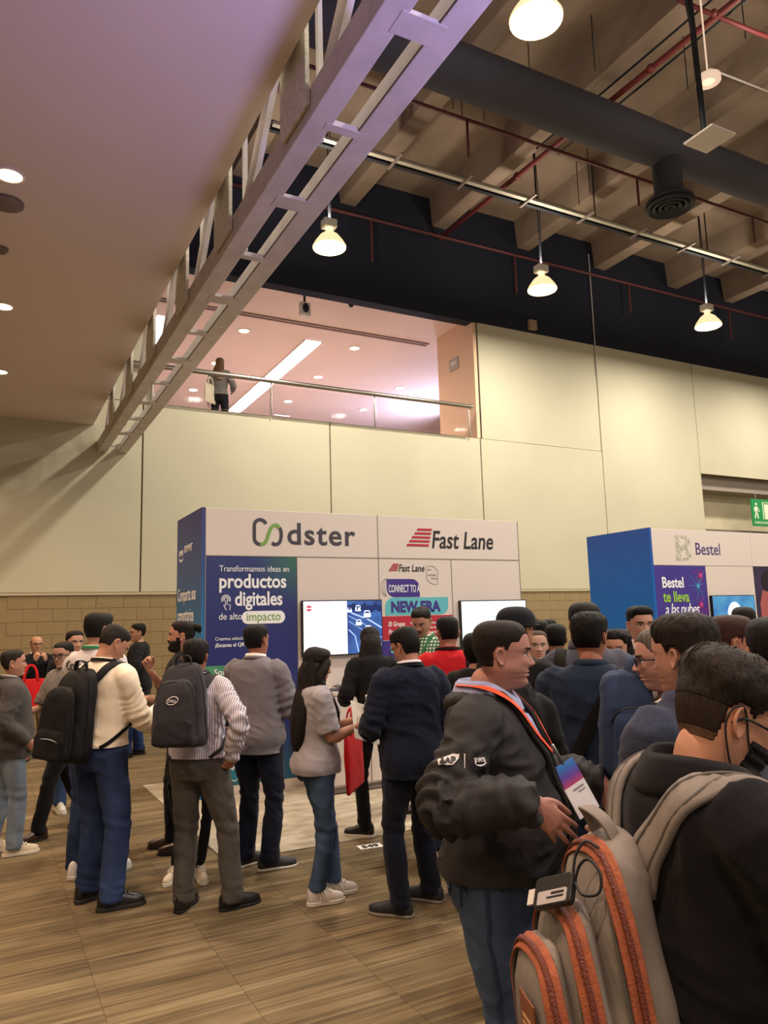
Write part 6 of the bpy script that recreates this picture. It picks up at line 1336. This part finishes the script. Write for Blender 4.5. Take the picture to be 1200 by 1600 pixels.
MB().tube(lo_, .0025, 6, 4, cap=False).tube([(.04, -.002, .015), (.05, -.01, .05), (.07, -.01, .07), (.09, 0, .06)], .0025, 6, 4).build('tag_cord', m_dark, tg, True)
for sg in (-1, 1):
    pth = [(sg*.055, -.20, 1.285), (sg*.075, -.18, 1.36), (sg*.115, -.11, 1.445), (sg*.135, -.02, 1.475), (sg*.14, .08, 1.42), (sg*.145, .15, 1.28), (sg*.17, .12, 1.12), (sg*.2, .0, .98)]
    strap(p31, pth[:6], .068, .012, cv, 'shoulder_strap', gb, .004)
    strap(p31, [(sg*.145, .15, 1.28), (sg*.175, .12, 1.14), (sg*.21, .0, 1.0), (sg*.20, -.12, .92)], .026, .004, cvd, 'strap_webbing', gb, .004)
    for q_ in (-.031, .031):
        strap(p31, [(x+sg*q_*.8, y, z) for x, y, z in pth[:6]], .005, .014, cvd, 'strap_piping', gb, .004)
tri = MB().prism([(XP((.12, -.02, 1.0))[0], 1.0), (XP((.12, -.02, 1.0))[0]+.05, .92), (XP((.12, -.02, 1.0))[0]-.02, .9)], 1, yb[1]-.02, yb[1]-.01)
# ================================================================ OTHER BAGS
def backpack(p, label, w, d, z0, z1, m, m2, tilt=6, lod=.011, roll=0., extra=None, xo=0.):
    g = placed(p, 'backpack', label); b = on_surf(p, (0, -.6, (z0*.3+z1*.7)/p.s), 0)[0]; A = np.array(Matrix.Rotation(-math.radians(tilt), 3, 'X') @ Matrix.Rotation(math.radians(roll), 3, 'Y'))
    def X(q, vec=False):
        q = np.asarray(q, float)
        return A@q if vec else np.array([b[0]+xo, b[1]+.01, z1])+A@(q-np.array([0, 0, z1]))
    def cp(w, d, z0, z1, y, tp, nm, mm, sd):
        me_ = remesh(MB().rings([[X(q) for q in r] for r in pack_shape(w, d, z0, z1, y, taper=tp)]), lod, 3); wrinkle(me_, .010, (8, 8, 8), sd, .6); return link(nm, me_, mm, g, True)
    mc_ = cp(w, d*.78, z0, z1, 0, .8, 'main_compartment', m, 2); h = z1-z0
    fp_ = cp(w*.88, d*.34, z0+.01, z0+h*.80, -d*.68, .82, 'front_pocket', m, 5); cp(w*.78, d*.18, z0+.015, z0+h*.36, -d*.90, .95, 'lower_pocket', m2, 7)
    arch_band(w, z0+h*.1, z1, .8, -d*.42, .012, .003, m2, 'zipper', g, X, .004, mc_); arch_band(w*.88, z0+h*.15, z0+h*.80, .82, -d*.86, .009, .003, m2, 'zipper', g, X, .004, fp_)
    hl = crom(np.array([X(q) for q in ((-.045, -.05, z1-.02), (-.035, -.06, z1+.035), (.035, -.06, z1+.035), (.045, -.05, z1-.02))]), 5); band(hl, np.array([nrm(np.array(q)-X((0, -.06, z1-.04))) for q in hl]), .025, .006, m2, 'grab_loop', g)
    s = p.s
    for sg in (-1, 1):
        pth = [(sg*.075, -.2, (z1-.06)/s), (sg*.095, -.14, 1.42), (sg*.12, -.06, 1.475), (sg*.128, .02, 1.475), (sg*.13, .10, 1.40), (sg*.135, .15, 1.27), (sg*.16, .12, 1.14)]
        strap(p, pth, .055, .011, m, 'shoulder_strap', g, .004); strap(p, [(sg*.16, .12, 1.14), (sg*.2, .03, 1.08), (sg*.2, -.08, 1.02), (sg*.14, -.14, .97)], .022, .005, m2, 'strap_webbing', g, .004)
    return g, X
kb = C_('16161a', 'shell'); kb2 = C_('0b0b0e'); gk = C_('38373d', 'wool'); gk2 = C_('242429')
g6, X6 = backpack(p6, 'black backpack hanging low on the cream shirt man', .33, .22, .87, 1.41, kb, kb2, 4, roll=4)
o = MB().tube([X6(q) for q in ((.1, -.225, .99), (.03, -.235, 1.005), (-.06, -.23, 1.0))], .004, 6, 3).build('reflective_piping', mat('piping_silver', '8d8f96', .4), g6, True)
g9, X9 = backpack(p9, 'charcoal backpack with oval white logo on striped shirt man', .315, .21, .95, 1.43, gk, gk2, 4, roll=-2)
ol = MB(); a = np.linspace(0, 2*PI, 25)
ol.tube([X9((.0+.034*math.cos(t), -.209, 1.215+.021*math.sin(t)+.006*math.cos(t))) for t in a], .0028, 6, cap=False); o = ol.build('oval_logo', lw_, g9, True)
o = text('dell' if False else 'DELL', .022, 0, 0, 0, lw_, g9, 'CENTER', bold=.02); o.location = tuple(X9((0, -.209, 1.207)))
def tote(name, label, loc, rz, w, h, m, hh=.22, d=.05, tilt=0.):
    e = empty(name, loc, rz, label=label, cat='bag'); mb = MB(); rs = []
    for t in np.linspace(0, 1, 12):
        dd = d*(.35+.65*math.sin(PI*min(1, .15+t*.75))); a = np.linspace(0, 2*PI, 32, endpoint=False); rs.append([(w/2*(1-.03*t)*np.sign(math.cos(q))*abs(math.cos(q))**.35, dd/2*np.sign(math.sin(q))*abs(math.sin(q))**.7, h*t) for q in a])
    mb.rings(rs); me_ = remesh(mb, .010, 1); wrinkle(me_, .008, (9, 9, 6), 4, .6, .8); link('bag_body', me_, m, e, True)
    for sg in (-1, 1):
        P_ = crom(np.array([(-w*.24, sg*d*.3, h-.03), (-w*.2, sg*d*.35, h+hh*.5), (-.03, sg*d*.2, h+hh), (.03, sg*d*.2, h+hh), (w*.2, sg*d*.35, h+hh*.5), (w*.24, sg*d*.3, h-.03)]), 4); band(P_, np.array([[0, sg, 0.]]*len(P_)), .028, .003, m, 'handle', e)
    return e
m_tote = C_('cf1f26', rough=.8); m_tote.node_tree.nodes['Principled BSDF'].inputs['Roughness'].default_value = .8
q = atd(46, 1112, 9.4); tote('tote_bag', 'bright red tote bag held up by the balding man', (q[0], q[1], q[2]), .1, .335, .40, m_tote, .16)
q = atd(556, 1232, 5.35); e = tote('tote_bag', 'deep red tote bag hanging from arm of the woman in black', (q[0], q[1], q[2]), .75, .31, .42, C_('b0141c'), .13); e.rotation_euler = (0, math.radians(-6), .75)
q = atd(328, 628, 13.9); tote('tote_bag', 'beige shopping bag hanging beside the woman on balcony', (q[0], q[1], q[2]-.02), .6, .3, .36, C_('c9bda6'), .12)
# shoulder bag of the navy polo man
cs = [(.14, .06, 1.45), (.135, -.04, 1.475), (.08, -.16, 1.36), (-.02, -.2, 1.2), (-.13, -.18, 1.06), (-.2, -.08, .98)]
mg = placed(p23, 'messenger_bag', 'black messenger bag with grey flap edge on navy polo man')
strap(p23, cs, .055, .005, kb2, 'shoulder_strap', mg, .005)
me_ = remesh(MB().rings([[q+np.array([-.24, -.02, 0]) for q in r] for r in pack_shape(.30, .13, .82, 1.12, .06, taper=.98)]), .011, 3); wrinkle(me_, .01, (9, 9, 9), 3); link('bag_body', me_, C_('17171b'), mg, True)
MB().tube([(-.40, -.05, 1.05), (-.36, -.085, 1.11), (-.24, -.10, 1.135), (-.12, -.085, 1.11)], [(.012, .03)]*4, 10, 3, ref=(0, 0, 1)).build('flap_edge', C_('77726d'), mg, True)
# navy backpack hanging on one shoulder of the glasses man
nb_ = C_('2b3a58'); q = atd(984, 1150, 2.62); fb = empty('backpack', (q[0], q[1], q[2]-.14), -.5, label='navy blue backpack hanging beside the glasses man', cat='bag')
me_ = remesh(MB().rings([[p_ for p_ in r] for r in pack_shape(.21, .16, 0, .36, .08, taper=.8)]), .010, 3); wrinkle(me_, .012, (8, 8, 8), 6); link('main_compartment', me_, nb_, fb, True)
me_ = remesh(MB().rings([[p_ for p_ in r] for r in pack_shape(.17, .06, .02, .24, -.05, taper=.85)]), .010, 3); link('front_pocket', me_, nb_, fb, True)
MB().tube([(-.04, -.075, .20), (-.035, -.08, .17)], .004, 6).build('zip_pull', m_chrome, fb, True); MB().tube([(-.075, -.055, .20), (-.05, -.075, .235), (.0, -.082, .245), (.05, -.075, .235), (.075, -.055, .20)], .003, 6, 3).build('zipper', m_dark, fb, True)
band(crom(np.array([(.02, .04, .33), (.05, .06, .39), (.10, .10, .40), (.15, .13, .34)]), 5), np.array([[-.3, -.3, .9]]*16), .05, .008, nb_, 'shoulder_strap', fb)
# ================================================================ PAPERS AND SMALL THINGS IN HANDS
def sheet(p, name, label, loc, rot, w, h, m, th=.002, cat='paper'):
    e = placed(p, name, label, cat); o = MB().box(-w/2, w/2, -h/2, h/2, 0, th).build('sheet', m, e); o.location = loc; o.rotation_euler = rot; return e, o
pw = mat('paper_white', 'e2dcd2', .6)
c = (p6.J['R'][2]+p6.J['L'][2])/2
e, o = sheet(p6, 'booklet', 'open cream booklet in hands of the cream shirt man', (c[0]+.01, c[1]+.12, c[2]+.035), (math.radians(28), .1, .1), .30, .21, pw, .006)
o2 = MB().box(-.002, .002, -.1, .1, .006, .009).build('spine_fold', mat('paper_shadow', 'b9b0a2', .7), o)
e, o = sheet(p6, 'notebook', 'dark notebook held under the cream booklet', (c[0]+.03, c[1]+.10, c[2]-.03), (.05, .05, .1), .26, .19, m_dark, .014)
c = p13.J['L'][2]; e, o = sheet(p13, 'flyer', 'white flyer with swirl drawing in hand of navy suit man', (c[0]-.02, c[1]+.10, c[2]+.0), (math.radians(62), math.radians(18), .35), .21, .25, pw, .002)
sw = MB()
for k in range(3): sw.ribbon([(.035*math.cos(t)*(1+.5*k), .03*math.sin(t)*(1+.5*k)-.01) for t in np.linspace(.4+k, 4.2+k, 16)], .004, .0005)
so_ = sw.build('swirl_print', t_black, o); so_.rotation_euler = (-PI/2, 0, 0); so_.location = (0, 0, .0025)
so2 = MB().join(sw).build('swirl_print', t_black, o); so2.rotation_euler = (PI/2, 0, 0); so2.location = (0, 0, -.0005)
c = p7.J['L'][2]; sheet(p7, 'brochure', 'folded blue and white brochure in hand of black-jacket man', (c[0], c[1]+.10, c[2]), (.9, .3, .4), .12, .2, mat('brochure_blue', 'aab4d6', .5), .006)
c = p11.J['R'][2]; e = placed(p11, 'water_bottle', 'small clear bottle in hands of the grey polo woman', 'bottle')
bt = MB().lathe([(.012, .11), (.012, .09), (.022, .07), (.024, .05), (.024, -.05), (.02, -.055)], 16).build('bottle_body', mat('bottle_clear', 'cfd3cf', .15, trans=.6), e, True); bt.location = (c[0]-.08, c[1]+.08, c[2]+.04)
bc = MB().lathe([(.0135, .108), (.0135, .128)], 14).build('cap', m_white, e, True); bc.location = bt.location
o, A0 = decal_text(p5, 'Codster', .095, (-.09, -.4, 1.34), mat('logo_slate', '45454e', .6), 'shirt_lettering'); drape(p5, o, .005, A0)
q = p16.root.location
bpy.data.scenes.remove(TMP)
SC.view_layers[0].update()
